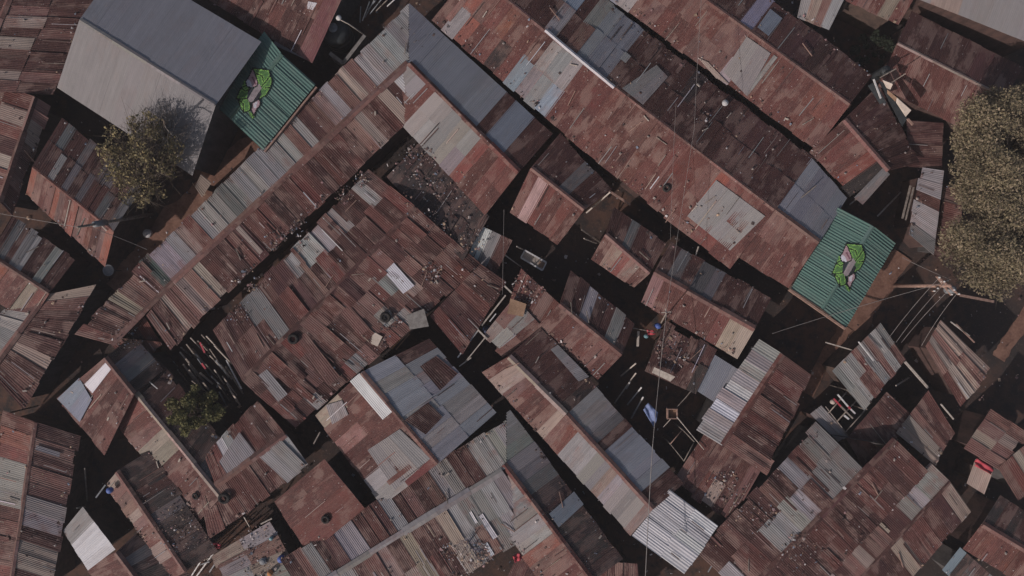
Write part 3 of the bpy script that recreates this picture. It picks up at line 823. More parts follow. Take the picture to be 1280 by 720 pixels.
def emblem(rec, cx, cy, scale, rot):
    """paint laid on the ribs of both slopes, draped over the ridge"""
    root, zr, ze, quads = rec
    pl = []
    for q in quads:
        n = (q[1] - q[0]).cross(q[3] - q[0]); n = n if n.z > 0 else -n
        pl.append((q[0], n.normalized(), q))
    cell = 7.0
    cr, sr = math.cos(rot), math.sin(rot)
    cache = {}
    vs, cols, faces = [], [], []

    def vert(i, j, ci):
        ex, ey = i * cell - 325, j * cell - 345
        x, y = (ex * cr - ey * sr) * scale + cx, (ex * sr + ey * cr) * scale + cy
        best = None
        for o, n, q in pl:
            p = on_plane(x, y, o, n)
            if best is None or p.z < best.z: best = p
        w = best + Vector((0, 0, 0.075))
        vs.append(w); cols.append(ci)
        return len(vs) - 1
    for j in range(int(110 / cell), int(610 / cell)):
        for i in range(int(140 / cell), int(510 / cell)):
            p = ((i + .5) * cell, (j + .5) * cell)
            c = None
            for poly, k in EMB:
                if inside(p, poly): c = k
            dl = min(segd(p, L[a], L[a + 1]) for L in LINES for a in range(len(L) - 1))
            if dl < 5.0: c = (26, 36, 30)
            elif c is not None and c[1] > c[0] * 1.25:
                c = (122, 176, 66) if dl < 15 else (82, 128, 60)
                if (i * 7 + j * 3) % 11 < 2: c = (60, 104, 50)
            if c is None: continue
            jit = 1 + 0.22 * math.sin(i * 1.7 + j * 2.3) * math.sin(j * 0.9 - i)
            lc = lin(c); gr = sum(lc) / 3
            cc = tuple((x * 0.78 + gr * 0.22) * 1.0 * jit for x in lc)
            q = [vert(i + a, j + b, cc) for a, b in ((0, 0), (0, 1), (1, 1), (1, 0))]
            faces.append(q)
    b = Buf()
    v = np.array([list(x) for x in vs])
    b.v = [v]; b.f = [np.array(faces)]; b.n = len(v)
    b.c = [np.array([[*c, 1.0] for c in cols])]
    b.p = [np.zeros((len(v), 3))]; b.u = [np.zeros((len(v), 3))]
    b.build('painted_emblem', PAINT, root, smooth=False)


emblem(GREEN_B, 1060, 333, 1 / 8.0, 0)
emblem(GREEN_A, 318, 115.5, 1 / 7.6, 0.06)
fb = MB()
fb.bar(P(986, 362, 2.85), P(1056, 411, 2.85), 0.11, 0.16)
fb.build('fascia_board', PINKWOOD, GREEN_B[0])
fb = MB()
fb.bar(P(396, 109, 2.72), P(331, 190, 2.72), 0.09, 0.14)
fb.build('fascia_board', PINKWOOD, GREEN_A[0])


# ------------------------------------------------------------------ trees
def crown_mesh(c, rx, ry, rz, n, cols, leaf, holes=0.5, clump=26, seed=0, size=1.0):
    rg = np.random.default_rng(seed)
    # leaf clumps through the volume, mostly near its outside, with gaps between them
    d = rg.normal(size=(clump, 3)); d /= np.linalg.norm(d, axis=1)[:, None]
    rad = rg.uniform(0.35, 1.0, clump) ** 0.6
    cc = d * rad[:, None] * np.array([rx, ry, rz]) * 0.85
    cr = rg.uniform(0.11, 0.24, clump) * (rx + ry) / 2 * size
    tone = rg.uniform(0.76, 1.2, clump)
    wh = rg.choice(clump, n, p=cr ** 2 / (cr ** 2).sum())
    q = rg.normal(size=(n, 3)); q /= np.linalg.norm(q, axis=1)[:, None]
    q *= (rg.uniform(0, 1, n) ** 0.45)[:, None] * cr[wh][:, None]
    q[:, 2] *= 0.7
    pos = cc[wh] + q + np.array(c)
    ax = rg.normal(size=(n, 3)); ax /= np.linalg.norm(ax, axis=1)[:, None]
    up = rg.normal(size=(n, 3)) * 0.75 + np.array([0, 0, 1.0])
    bx = np.cross(ax, up); bx /= np.linalg.norm(bx, axis=1)[:, None]
    ax = np.cross(up, bx); ax /= np.linalg.norm(ax, axis=1)[:, None]
    sz = leaf * rg.uniform(0.5, 1.5, n)[:, None]
    v = np.stack([pos - ax * sz, pos + bx * sz * 0.5, pos + ax * sz, pos - bx * sz * 0.5], 1).reshape(-1, 3)
    f = np.arange(4 * n).reshape(n, 4)
    ci = rg.integers(0, len(cols), n)
    col = np.array([lin(k) for k in cols])[ci] * tone[wh][:, None] * rg.uniform(0.85, 1.15, n)[:, None]
    b = Buf()
    b.v = [v]; b.f = [f]; b.n = len(v)
    b.c = [np.repeat(np.concatenate([col, np.ones((n, 1))], 1), 4, 0)]
    b.p = [np.zeros((len(v), 3))]; b.u = [np.zeros((len(v), 3))]
    return b, cc + np.array(c), cr


def tree(name, label, base, c, rx, ry, rz, n, cols, leaf, clump, seed, trunk_r=0.14, twigs=0, group=None, size=1.0):
    root = empty(name, base, label, 'tree', group)
    b, cc, cr = crown_mesh(c, rx, ry, rz, n, cols, leaf, clump=clump, seed=seed, size=size)
    b.build('crown', LEAF, root, smooth=False)
    m = MB()
    rg = random.Random(seed)
    fork = Vector(base).lerp(Vector(c), 0.55) + Vector((0.15, -0.1, 0))
    m.tube([base, Vector(base).lerp(fork, 0.5) + Vector((0.08, 0.05, 0)), fork], [trunk_r * 1.3, trunk_r, trunk_r * 0.8], 8)
    m.build('trunk', BARK, root, True)
    m = MB()
    for p in cc:
        p = Vector(p)
        mid = fork.lerp(p, 0.5) + Vector((rg.uniform(-.25, .25), rg.uniform(-.25, .25), rg.uniform(0, .35)))
        m.tube([fork, mid, p], [trunk_r * 0.45, trunk_r * 0.24, trunk_r * 0.06], 5, False)
        for _ in range(twigs):
            e = p + Vector((rg.gauss(0, 1), rg.gauss(0, 1), rg.gauss(0, .6))) * 0.5
            s = mid.lerp(p, rg.uniform(0.2, 1))
            m.tube([s, s.lerp(e, 0.5) + Vector((rg.uniform(-.1, .1), rg.uniform(-.1, .1), .05)), e], [trunk_r * 0.09, trunk_r * 0.06, 0.004], 3, False)
    m.build('branch', BARK, root, True)
    return root


DRY = [(138, 123, 101), (128, 116, 92), (146, 130, 109), (116, 107, 84), (130, 119, 94)]
OLIVE = [(128, 115, 84), (116, 105, 76), (108, 98, 74), (136, 121, 88), (100, 93, 70)]
tree('dry_tree', 'big dusty olive tree at the right edge, upper of the two', P(1250, 215, 0), P(1254, 192, 5.0), 3.1, 4.3, 2.0, 56000, DRY, 0.062, 130, 5, 0.2, 3, size=1.15)
tree('dry_tree', 'big dusty olive tree at the right edge, lower one beside the utility pole', P(1245, 318, 0), P(1252, 305, 4.9), 2.9, 3.3, 1.9, 42000, DRY, 0.062, 100, 6, 0.2, 3, size=1.2)
tree('thin_tree', 'sparse yellow-green tree beside the large grey roof', P(186, 255, 0), P(178, 200, 4.6), 2.7, 2.9, 1.5, 3300, [tuple(int(c * 1.1) for c in k) for k in OLIVE], 0.075, 80, 8, 0.14, 14, size=0.8)
tree('small_tree', 'small dark olive tree beside the timber yard', P(244, 516, 0), P(244, 516, 3.2), 1.75, 1.6, 1.0, 4600, [(98, 96, 62), (84, 84, 54), (112, 106, 70)], 0.085, 34, 9, 0.08, 4, size=1.1)
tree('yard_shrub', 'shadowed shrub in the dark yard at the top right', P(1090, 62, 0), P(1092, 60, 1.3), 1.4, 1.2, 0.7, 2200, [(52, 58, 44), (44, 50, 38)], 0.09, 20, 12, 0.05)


def bare(name, label, base, top, spread, n, mat, seed, thick=0.03):
    root = empty(name, base, label, 'bare tree')
    rg = random.Random(seed)
    m = MB()
    m.tube([base, Vector(base).lerp(Vector(top), 0.6), top], [thick * 1.8, thick * 1.5, thick], 7)
    m.build('trunk', BARK, root, True)
    m = MB()
    def grow(p, d, L, r, depth):
        e = p + d * L
        mid = p.lerp(e, 0.5) + Vector((rg.uniform(-1, 1), rg.uniform(-1, 1), rg.uniform(-1, 1))) * L * 0.1
        m.tube([p, mid, e], [r, r * 0.75, r * 0.5], 4, False)
        if depth:
            for _ in range(3 if depth > 1 else 4):
                nd = (d + Vector((rg.gauss(0, .6), rg.gauss(0, .6), rg.gauss(0, .45)))).normalized()
                grow(mid.lerp(e, rg.random()), nd, L * rg.uniform(0.5, 0.8), r * 0.5, depth - 1)
    for k in range(n):
        a = 2 * PI * k / n + rg.uniform(-.4, .4)
        d = Vector((math.cos(a) * spread, math.sin(a) * spread, rg.uniform(0.3, 0.9))).normalized()
        grow(Vector(base).lerp(Vector(top), rg.uniform(0.5, 1)), d, rg.uniform(0.5, 0.9) * spread, thick * 0.7, 3)
    m.build('branch', mat, root, True)


bare('bare_tree', 'leafless grey tree throwing twig shadows over the large grey roof corner', P(212, 200, 0), P(205, 150, 5.6), 1.25, 12, TWIG, 3, 0.06)
bare('bare_shrub', 'mauve grey leafless shrub rising beside the silver striped bottom roof', P(588, 690, 0), P(585, 676, 3.2), 0.62, 10, PURPLE, 4, 0.03)


# ------------------------------------------------------------------ poles and wires
def single(name, label, cat, mb, mat, group=None, smooth=False, origin=None):
    o = mb.build(name, mat, None, smooth, origin if origin is not None else mb.v[0])
    return tag(o, label, cat, group)


def sagline(a, b, sag, n=14):
    a, b = Vector(a), Vector(b)
    return [a.lerp(b, i / n) - Vector((0, 0, sag * 4 * (i / n) * (1 - i / n))) for i in range(n + 1)]


# utility pole on the right with crossarms and insulators
u = empty('utility_pole', P(1117, 357, 0), 'pale utility pole with crossarms and transformer beside the lower big tree', 'utility pole')
ptop = P(1183, 366, 5.6)
ptop = Vector((P(1117, 357, 0).x + 0.05, P(1117, 357, 0).y - 0.02, 5.4))
m = MB(); m.tube([P(1117, 357, -0.1), ptop], [0.13, 0.09], 10); m.build('pole', PINKWOOD, u, True)
for dz, L, ang in ((-0.25, 1.5, R(-40)), (-0.6, 1.3, R(-52)), (-0.95, 1.0, R(38))):
    c = ptop + Vector((0, 0, dz)); d = Vector((math.cos(ang), math.sin(ang), 0)) * (L / 2)
    m = MB(); m.bar(c - d, c + d, 0.07, 0.09); x = m.build('crossarm', PINKWOOD, u)
    for s in (-0.9, -0.45, 0.45, 0.9):
        q = c + d * s + Vector((0, 0, 0.05))
        k = MB(); k.lathe(q, [(0.015, 0), (0.05, 0.02), (0.03, 0.06), (0.055, 0.09), (0.02, 0.14)], 8); k.build('insulator', WHITE, x, True)
m = MB(); c = ptop + Vector((0.42, -0.22, -1.0)); m.lathe(c, [(0.0, 0), (0.2, 0.0), (0.22, 0.05), (0.22, 0.5), (0.14, 0.56), (0.02, 0.57)], 14); m.build('transformer', DISH, u, True)
m = MB(); m.bar(ptop + Vector((0, 0, -0.95)), c + Vector((0, 0, 0.3)), 0.05, 0.07); m.build('bracket', PALEWOOD, u)
lines = [((1110, 424, 2.9), 'wire from the utility pole down to the tan and rust shed, leftmost strand'), ((1120, 428, 2.9), 'wire from the utility pole down beside the black square pit'),
         ((1127, 428, 2.9), 'wire from the utility pole ending above the pit edge'), ((1152, 432, 2.7), 'wire from the utility pole to the small tan shed')]
for i, (e, lab) in enumerate(lines):
    ang = R(-40); off = Vector((math.cos(ang), math.sin(ang), 0)) * (-0.65 + 0.42 * i)
    m = MB(); m.tube(sagline(ptop + off + Vector((0, 0, -0.2)), P(*e), 0.15), 0.011, 4); single('wire', lab, 'wire', m, WIRE, 'wires of the utility pole')
m = MB(); m.tube(sagline(ptop + Vector((-.3, .1, -.5)), P(965, 417, 2.6), 0.35), 0.012, 4); single('wire', 'long wire from the utility pole across the brown dirt yard', 'wire', m, WIRE, 'wires of the utility pole')
m = MB(); m.tube(sagline(ptop + Vector((.2, .3, -.3)), P(1128, 322, 2.8), 0.1), 0.012, 4); single('wire', 'short wire from the utility pole up to the right green roof', 'wire', m, WIRE, 'wires of the utility pole')
# left pole, leaning out over the orange roof
u = empty('wooden_pole', P(190, 268, 0), 'thin grey pole with a pale collar leaning over the orange rust roof', 'pole')
pt = P(97, 284, 6.2)
bs = P(190, 268, 0)
m = MB(); m.tube([bs, bs.lerp(pt, 0.5), pt], [0.11, 0.09, 0.06], 8); m.build('shaft', WOOD, u, True)
m = MB(); m.tube([bs.lerp(pt, 0.66), bs.lerp(pt, 0.80)], 0.17, 10); m.build('collar', DISH, u, True)
m = MB(); m.bar(pt.lerp(bs, 0.04) + Vector((0.2, 0.45, 0)), pt.lerp(bs, 0.04) - Vector((0.2, 0.45, 0)), 0.06, 0.06); m.build('crossarm', WOOD, u)
m = MB(); m.tube(sagline(pt, P(-30, 262, 5.5), 0.3), 0.012, 4); single('wire', 'wire from the leaning left pole out over the left edge', 'wire', m, WIRE)
m = MB(); m.tube(sagline(pt.lerp(bs, 0.1), P(184, 312, 2.6), 0.25), 0.012, 4); single('wire', 'wire from the leaning left pole down to the long striped row house', 'wire', m, WIRE)
# long cables over the centre
u = empty('lamp_post', P(826, 405, 0), 'slim post with small crossed head at the edge of the dark central yard', 'post')
lp = P(833, 391, 4.4); lb = Vector((P(822, 412, 0).x, P(822, 412, 0).y, 0))
u.location = lb
m = MB(); m.tube([lb, lp], [0.05, 0.035], 7); m.build('post', WOOD, u, True)
m = MB(); m.bar(lp + Vector((-.25, 0, -.1)), lp + Vector((.25, .05, -.1)), 0.045, 0.045); m.bar(lp + Vector((0.02, -.22, -.14)), lp + Vector((-.02, .22, -.14)), 0.045, 0.035); m.build('crossed_head', PALEWOOD, u)
for a, b, lab, r_ in (((878, -20, 5.6), (868, 160, 5.2), 'cable from the top edge over the second row house', 0.009), ((868, 160, 5.2), (833, 391, 4.3), 'cable running over the long rust row house to the slim post', 0.009),
                     ((833, 391, 4.3), (816, 555, 4.4), 'cable from the slim post past the blue tarpaulin', 0.016), ((816, 555, 4.4), (806, 740, 4.6), 'cable crossing the bright silver roof to the bottom edge', 0.022),
                     ((845, 130, 5.0), (838, 300, 4.2), 'thin cable beside the long rust row house, over its alley', 0.007)):
    m = MB(); m.tube(sagline(P(*a), P(*b), 0.12, 10), r_, 4); single('cable', lab, 'cable', m, WIRE, 'overhead cables across the centre')
m = MB(); m.tube(sagline(P(630, 262, 2.6), P(628, 368, 2.4), 0.1, 8), 0.009, 4); single('cable', 'thin cable hanging beside the slatted bench', 'cable', m, WIRE)

# ------------------------------------------------------------------ boards, poles and frames
def plank(a, b, w, t, mat, label, cat='plank', name='plank', group=None):
    m = MB(); m.bar(a, b, w, t)
    return single(name, label, cat, m, mat, group, origin=a)


def pole(a, b, r, mat, label, cat='pole', name='wooden_pole', group=None):
    m = MB(); a = Vector(a); b = Vector(b)
    m.tube([a, a.lerp(b, .5) + Vector((random.uniform(-.03, .03), random.uniform(-.03, .03), 0)), b], [r, r * .9, r * .75], 6)
    return single(name, label, cat, m, mat, group, origin=a)


rg = random.Random(21)
# timber yard (left)
tim = [(225, 440, 240, 458), (233, 430, 250, 452), (247, 448, 262, 470), (262, 436, 276, 456), (276, 456, 290, 474), (284, 480, 296, 502), (254, 478, 268, 496), (242, 486, 254, 498), (268, 462, 280, 480), (252, 418, 262, 430), (222, 462, 234, 478), (290, 470, 304, 492), (274, 490, 284, 508), (236, 455, 246, 470), (238, 422, 262, 447), (247, 426, 262, 438), (232, 448, 256, 478), (244, 442, 268, 468), (252, 430, 266, 446), (262, 444, 282, 466), (229, 455, 250, 486), (236, 462, 255, 488), (240, 476, 260, 491),
       (258, 420, 275, 438), (270, 450, 286, 472), (278, 470, 296, 494), (282, 458, 301, 484), (264, 470, 282, 488), (250, 466, 266, 480), (226, 434, 240, 446), (268, 432, 290, 455), (272, 480, 288, 502), (217, 452, 222, 458), (288, 488, 300, 506), (240, 436, 252, 450), (257, 455, 272, 472)]
for i, (x1, y1, x2, y2) in enumerate(tim):
    z = 0.7 + 0.9 * rg.random()
    plank(P(x1, y1, z + 0.5), P(x2, y2, rg.uniform(0.05, 0.5)), rg.uniform(0.05, 0.11), 0.05, rg.choice([WOOD, WOOD, DISH, PALEWOOD]), 'grey timber length lying in the timber yard left of the wide rust roof', 'timber', 'timber_length', 'timber in the yard')
plank(P(283, 450, 2.0), P(302, 486, 2.2), 0.07, 0.07, WHITE, 'longest pale pole propped along the timber yard edge', 'pole', 'propped_pole')
plank(P(182, 473, 2.35), P(197, 486, 2.35), 0.05, 0.05, WHITE, 'short white stick lying on the dark roof by the small tree', 'stick', 'white_stick')
for a, b, c_, d in ((250, 428, 256, 441), (252, 454, 257, 461)):
    plank(P(a, b, 1.5), P(c_, d, 1.4), 0.10, 0.03, RED, 'dull red strip among the grey timber in the yard', 'timber', 'red_strip', 'red strips in the timber yard')
# pipes over the black ditch in the middle
for i, (x1, y1, x2, y2, w) in enumerate([(632, 369, 602, 407, .08), (598, 412, 572, 447, .08), (608, 420, 582, 452, .06), (620, 392, 612, 402, .06), (589, 447, 574, 458, .06), (652, 345, 640, 356, .07)]):
    plank(P(x1, y1, 2.0), P(x2, y2, 2.0), w, 0.05, WHITE if i % 2 else PALEWOOD, 'pale rail laid along the black ditch right of the wide rust roof', 'rail', 'ditch_rail', 'rails along the black ditch')
for (x1, y1, x2, y2) in [(592, 407, 609, 424), (628, 355, 650, 376)]:
    plank(P(x1, y1, 2.1), P(x2, y2, 2.1), 0.09, 0.06, PALEWOOD, 'grey board laid across the black ditch', 'board', 'cross_board', 'boards across the black ditch')
# two orange planks at the notch
for d in (0, 5):
    plank(P(507 + d, 416 + d * .2, 1.6), P(490 + d, 436 + d * .2, 1.6), 0.07, 0.06, CARD if d else ORANGE, ('orange lit plank in the notch above the blue-grey roof' if not d else 'browner plank beside the orange one above the blue-grey roof'), 'plank')
# dark central yard
for x1, y1, x2, y2 in [(795, 454, 776, 470), (795, 466, 768, 504), (787, 478, 783, 486), (804, 496, 789, 523), (802, 484, 784, 506)]:
    plank(P(x1, y1, 1.9), P(x2, y2, 0.08), 0.07, 0.05, WHITE if rg.random() < .3 else PALEWOOD, 'pale stick lying on the dark central yard', 'stick', 'yard_stick', 'sticks on the dark central yard')
plank(P(798, 414, 1.6), P(797, 433, 1.5), 0.13, 0.05, PALEWOOD, 'short pale board standing out at the top of the dark central yard', 'board', 'pale_board')
plank(P(788, 409, 2.0), P(769, 433, 2.0), 0.06, 0.05, WOOD, 'thin grey stick on the dark edge of the streaked rust hut', 'stick', 'grey_stick')
pole(P(790, 410, 2.0), P(818, 416, 1.9), 0.025, WOOD, 'thin clothes rod carrying coloured rags by the dark yard', 'rod', 'clothes_rod')
# pole frame near the tangled roof
fr = empty('pole_frame', P(852, 558, 0), 'square pole frame standing below the blue tarpaulin', 'frame')
cs = [(838, 555), (855, 576), (868, 552), (853, 537)]
for i in range(4):
    a, b = cs[i], cs[(i + 1) % 4]
    m = MB(); m.tube([P(*a, 2.1), P(*b, 2.1)], 0.026, 6); m.build('rail', WOOD if i != 3 else PINKWOOD, fr, True)
    m = MB(); g = P(*a, 2.1); m.tube([Vector((g.x, g.y, 0)), g], 0.035, 6); m.build('leg', WOOD, fr, True)
pole(P(846, 521, 2.3), P(880, 562, 2.3), 0.03, PALEWOOD, 'long pale pole from the wooden box to the tangled roof', 'pole', 'pale_pole')
pole(P(840, 522, 1.9), P(829, 534, 1.7), 0.025, PALEWOOD, 'short pale stick below the wooden box in the dark yard', 'stick', 'pale_stick')
pole(P(867, 485, 2.0), P(846, 509, 1.9), 0.03, WOOD, 'grey pole from the junk roof to the wooden box', 'pole')
bx = empty('wooden_box', P(840, 518, 0), 'open pale wooden box on a post in the dark yard', 'box')
zz = 1.9
o_ = P(840, 517, zz)
for dx, dy, w, h in ((-0.27, 0, .05, .6), (0.27, 0, .05, .6), (0, -0.27, .5, .05), (0, 0.27, .5, .05)):
    m = MB(); m.bar(o_ + Vector((dx, dy - h / 2 if h > w else dy, 0)) if h > w else o_ + Vector((dx - w / 2, dy, 0)), o_ + Vector((dx, dy + h / 2, 0)) if h > w else o_ + Vector((dx + w / 2, dy, 0)), 0.05, 0.3); m.build('side_board', PINKWOOD, bx)
m = MB(); m.raw([o_ + Vector((a * .26, b * .26, -.1)) for a, b in ((-1, -1), (1, -1), (1, 1), (-1, 1))], [(0, 1, 2, 3)]); m.build('bottom', CARD, bx)
m = MB(); m.tube([Vector((o_.x, o_.y, 0)), o_ + Vector((0, 0, -.12))], 0.06, 7); m.build('post', WOOD, bx, True)
# blue tarpaulin hanging over a line
def cloth(name, label, pts, mat, cat, z0, z1, origin):
    m = MB()
    (a, b, c, d) = [Vector(p) for p in pts]
    n = 10; vs = []; fs = []
    for j in range(n + 1):
        for i in range(n + 1):
            s, t = i / n, j / n
            p = a * (1 - s) * (1 - t) + b * s * (1 - t) + c * s * t + d * (1 - s) * t
            vs.append(p + Vector((0, 0, 0.07 * math.sin(s * 9 + t * 3) + 0.05 * math.sin(t * 11))))
    for j in range(n):
        for i in range(n):
            k = j * (n + 1) + i; fs.append((k, k + 1, k + n + 2, k + n + 1))
    m.raw(vs, fs)
    o = single(name, label, cat, m, mat, smooth=True, origin=origin)
    so = o.modifiers.new('thickness', 'SOLIDIFY'); so.thickness = 0.012
    return o


cloth('tarpaulin', 'pale blue tarpaulin hanging in the dark central yard', [P(804, 512, 2.1), P(810, 503, 2.3), P(823, 516, 2.2), P(818, 536, 1.6)], PALEBLUE, 'tarpaulin', 2, 2, P(812, 518, 0))
cloth('plastic_sheet', 'red plastic sheet over the tiny shack near the right edge', [P(1218, 582, 2.13), P(1220, 572, 2.16), P(1243, 583, 2.16), P(1240, 594, 2.12)], RED, 'plastic sheet', 2, 2, P(1230, 583, 0))
cloth('rag', 'red rag hanging on the clothes rod', [P(808, 412, 1.9), P(817, 413, 1.9), P(820, 418, 1.7), P(810, 419, 1.7)], RED, 'rag', 2, 2, P(813, 415, 0))
cloth('rag', 'red rag at the tip of the tan and rust lean-to by the bottom', [P(266, 678, 2.0), P(277, 680, 2.0), P(274, 686, 1.9), P(267, 686, 1.9)], RED, 'rag', 2, 2, P(271, 682, 0))
cloth('rag', 'red and white rag bundle beside the dark bottom roof', [P(641, 695, 2.3), P(650, 690, 2.3), P(654, 698, 2.25), P(644, 704, 2.25)], RED, 'rag', 2, 2, P(647, 697, 0))


def drum(name, label, px, py, z, r, h, mat, cat):
    c = P(px, py, z)
    root = empty(name, c, label, cat)
    m = MB(); m.lathe(c, [(0.0, 0), (r * .9, 0), (r, 0.03), (r, h * .9), (r * .92, h), (r * .8, h)], 16, False); m.build('body', mat, root, True)
    m = MB(); m.lathe(c + Vector((0, 0, h - 0.02)), [(r * .8, 0), (r * .78, .03), (r * .2, .04), (0.001, .04)], 16, False); m.build('lid', mat, root, True)
    return root


drum('plastic_drum', 'bright blue plastic drum at the top of the dark central yard', 821, 407, 1.4, 0.17, 0.5, BLUE, 'drum')
drum('plastic_bucket', 'small teal bucket beside the clothes rod', 807, 420, 1.4, 0.12, 0.3, CYAN, 'bucket')
drum('plastic_drum', 'dull navy drum in the black ditch right of the wide rust roof', 609, 411, 0.5, 0.24, 0.7, rough_material('navy_plastic', (.02, .03, .07), (.04, .055, .11), 4, rough=.5, bump=0), 'drum')
drum('plastic_bucket', 'blue bucket on the littered bottom roof', 353, 697, 2.02, 0.2, 0.34, BLUE, 'bucket')
drum('plastic_bucket', 'orange bucket on the littered bottom roof', 339, 715, 2.02, 0.15, 0.3, ORANGE, 'bucket')
drum('metal_basin', 'round grey basin on the littered bottom roof', 329, 701, 2.02, 0.2, 0.12, DISH, 'basin')
drum('plastic_bucket', 'green bucket on the littered bottom roof', 340, 672, 2.02, 0.11, 0.22, CYAN, 'bucket')
drum('plastic_bucket', 'blue bucket at the upper end of the tan strip house', 139, 612, 2.45, 0.17, 0.25, BLUE, 'bucket')
drum('metal_basin', 'pale round basin standing on the dark long rust back slope', 906, 129, 2.75, 0.17, 0.12, WHITE, 'basin')
drum('metal_basin', 'pale basin beside the red earth path', 186, 292, 0.3, 0.25, 0.25, WHITE, 'basin')
# water tank
tk = empty('water_tank', P(426, 49, 0), 'big round black water tank at the top between grey and rust roofs', 'water tank')
c = P(426, 49, 0.3)
m = MB(); m.lathe(P(426, 49, 0.3), [(0.001, 0), (0.80, 0), (0.84, 0.05), (0.84, 0.4), (0.80, 0.45), (0.84, 0.5), (0.84, 0.95), (0.80, 1.0), (0.84, 1.05), (0.84, 1.5), (0.74, 1.7), (0.26, 1.85), (0.24, 1.85)], 32, False); m.build('body', PLASTIC_BLACK, tk, True)
m = MB(); m.lathe(P(426, 49, 0.3) + Vector((0, 0, 1.83)), [(0.27, 0), (0.27, 0.07), (0.2, 0.1), (0.001, 0.1)], 20, False); m.build('lid', DISH, tk, True)
m = MB()
k = [P(x, y, 1.5) for x, y in ((412, 66), (429, 79), (456, 44))]
for a, b in ((k[0], k[1]), (k[1], k[2])):
    a2, b2 = Vector((a.x, a.y, 0.75)), Vector((b.x, b.y, 0.75)); m.bar(a2, b2, 0.2, 1.5)
wo = m.build('low_wall', CONC, None, origin=Vector((k[1].x, k[1].y, 0))); tag(wo, 'low grey wall corner standing round the black water tank', 'wall')
m = MB(); m.tube([P(455, 43, 1.4), P(436, 30, 2.5), P(424, 24, 2.9)], [0.04, 0.035, 0.03], 6); tp = empty('thin_pole', P(455, 43, 0), 'thin pale pole with a white cap leaning over the black water tank', 'pole'); m.build('shaft', PALEWOOD, tp, True)
m = MB(); m.lathe(P(424, 23, 2.85), [(0.001, 0), (0.14, 0.03), (0.17, 0.1), (0.1, 0.17), (0.001, 0.18)], 9, False); m.build('white_cap', WHITE, tp, True)
# leaning rods at the top
for x1, y1, x2, y2 in [(451, 8, 450, 28), (462, 2, 453, 26), (470, -4, 456, 22), (478, -2, 462, 18), (470, 0, 460, 12), (490, -6, 470, 14), (497, -4, 484, 8)]:
    plank(P(x1, y1, 1.6), P(x2, y2, 1.1), 0.05, 0.05, rg.choice([WOOD, DISH, WHITE]), 'pale rod stacked upright in the dark gap at the top centre', 'rod', 'stacked_rod', 'rods stacked at the top centre')
# bench / slatted table
bn = empty('slatted_bench', P(669, 325, 0), 'slatted market bench with pale frame beside the dark alley', 'bench')
zq = 1.0
q = [P(656, 313, zq), P(683, 328, zq), P(678, 338, zq), P(651, 322, zq)]
for i in range(4):
    m = MB(); m.bar(q[i], q[(i + 1) % 4], 0.09 if i % 2 == 0 else 0.07, 0.10); m.build('frame_board', WHITE, bn)
    m = MB(); g = q[i].lerp(sum(q, Vector()) / 4, 0.06); m.bar((g.x, g.y, 0), (g.x, g.y, zq - .05), 0.07, 0.07); m.build('leg', WOOD, bn)
m = MB()
for t in np.linspace(0.08, 0.92, 9):
    a, b = q[0].lerp(q[3], t), q[1].lerp(q[2], t); m.bar(a - Vector((0, 0, .02)), b - Vector((0, 0, .02)), 0.035, 0.02)
m.build('slats', CREAM, bn)
m = MB(); c = P(677, 331, zq + .03); m.raw([c + Vector((a * .22, b * .2, 0.0)) for a, b in ((-1, -.6), (.7, -1), (1, .6), (-.7, 1))], [(0, 1, 2, 3)]); m.build('top_board', CARD, bn)
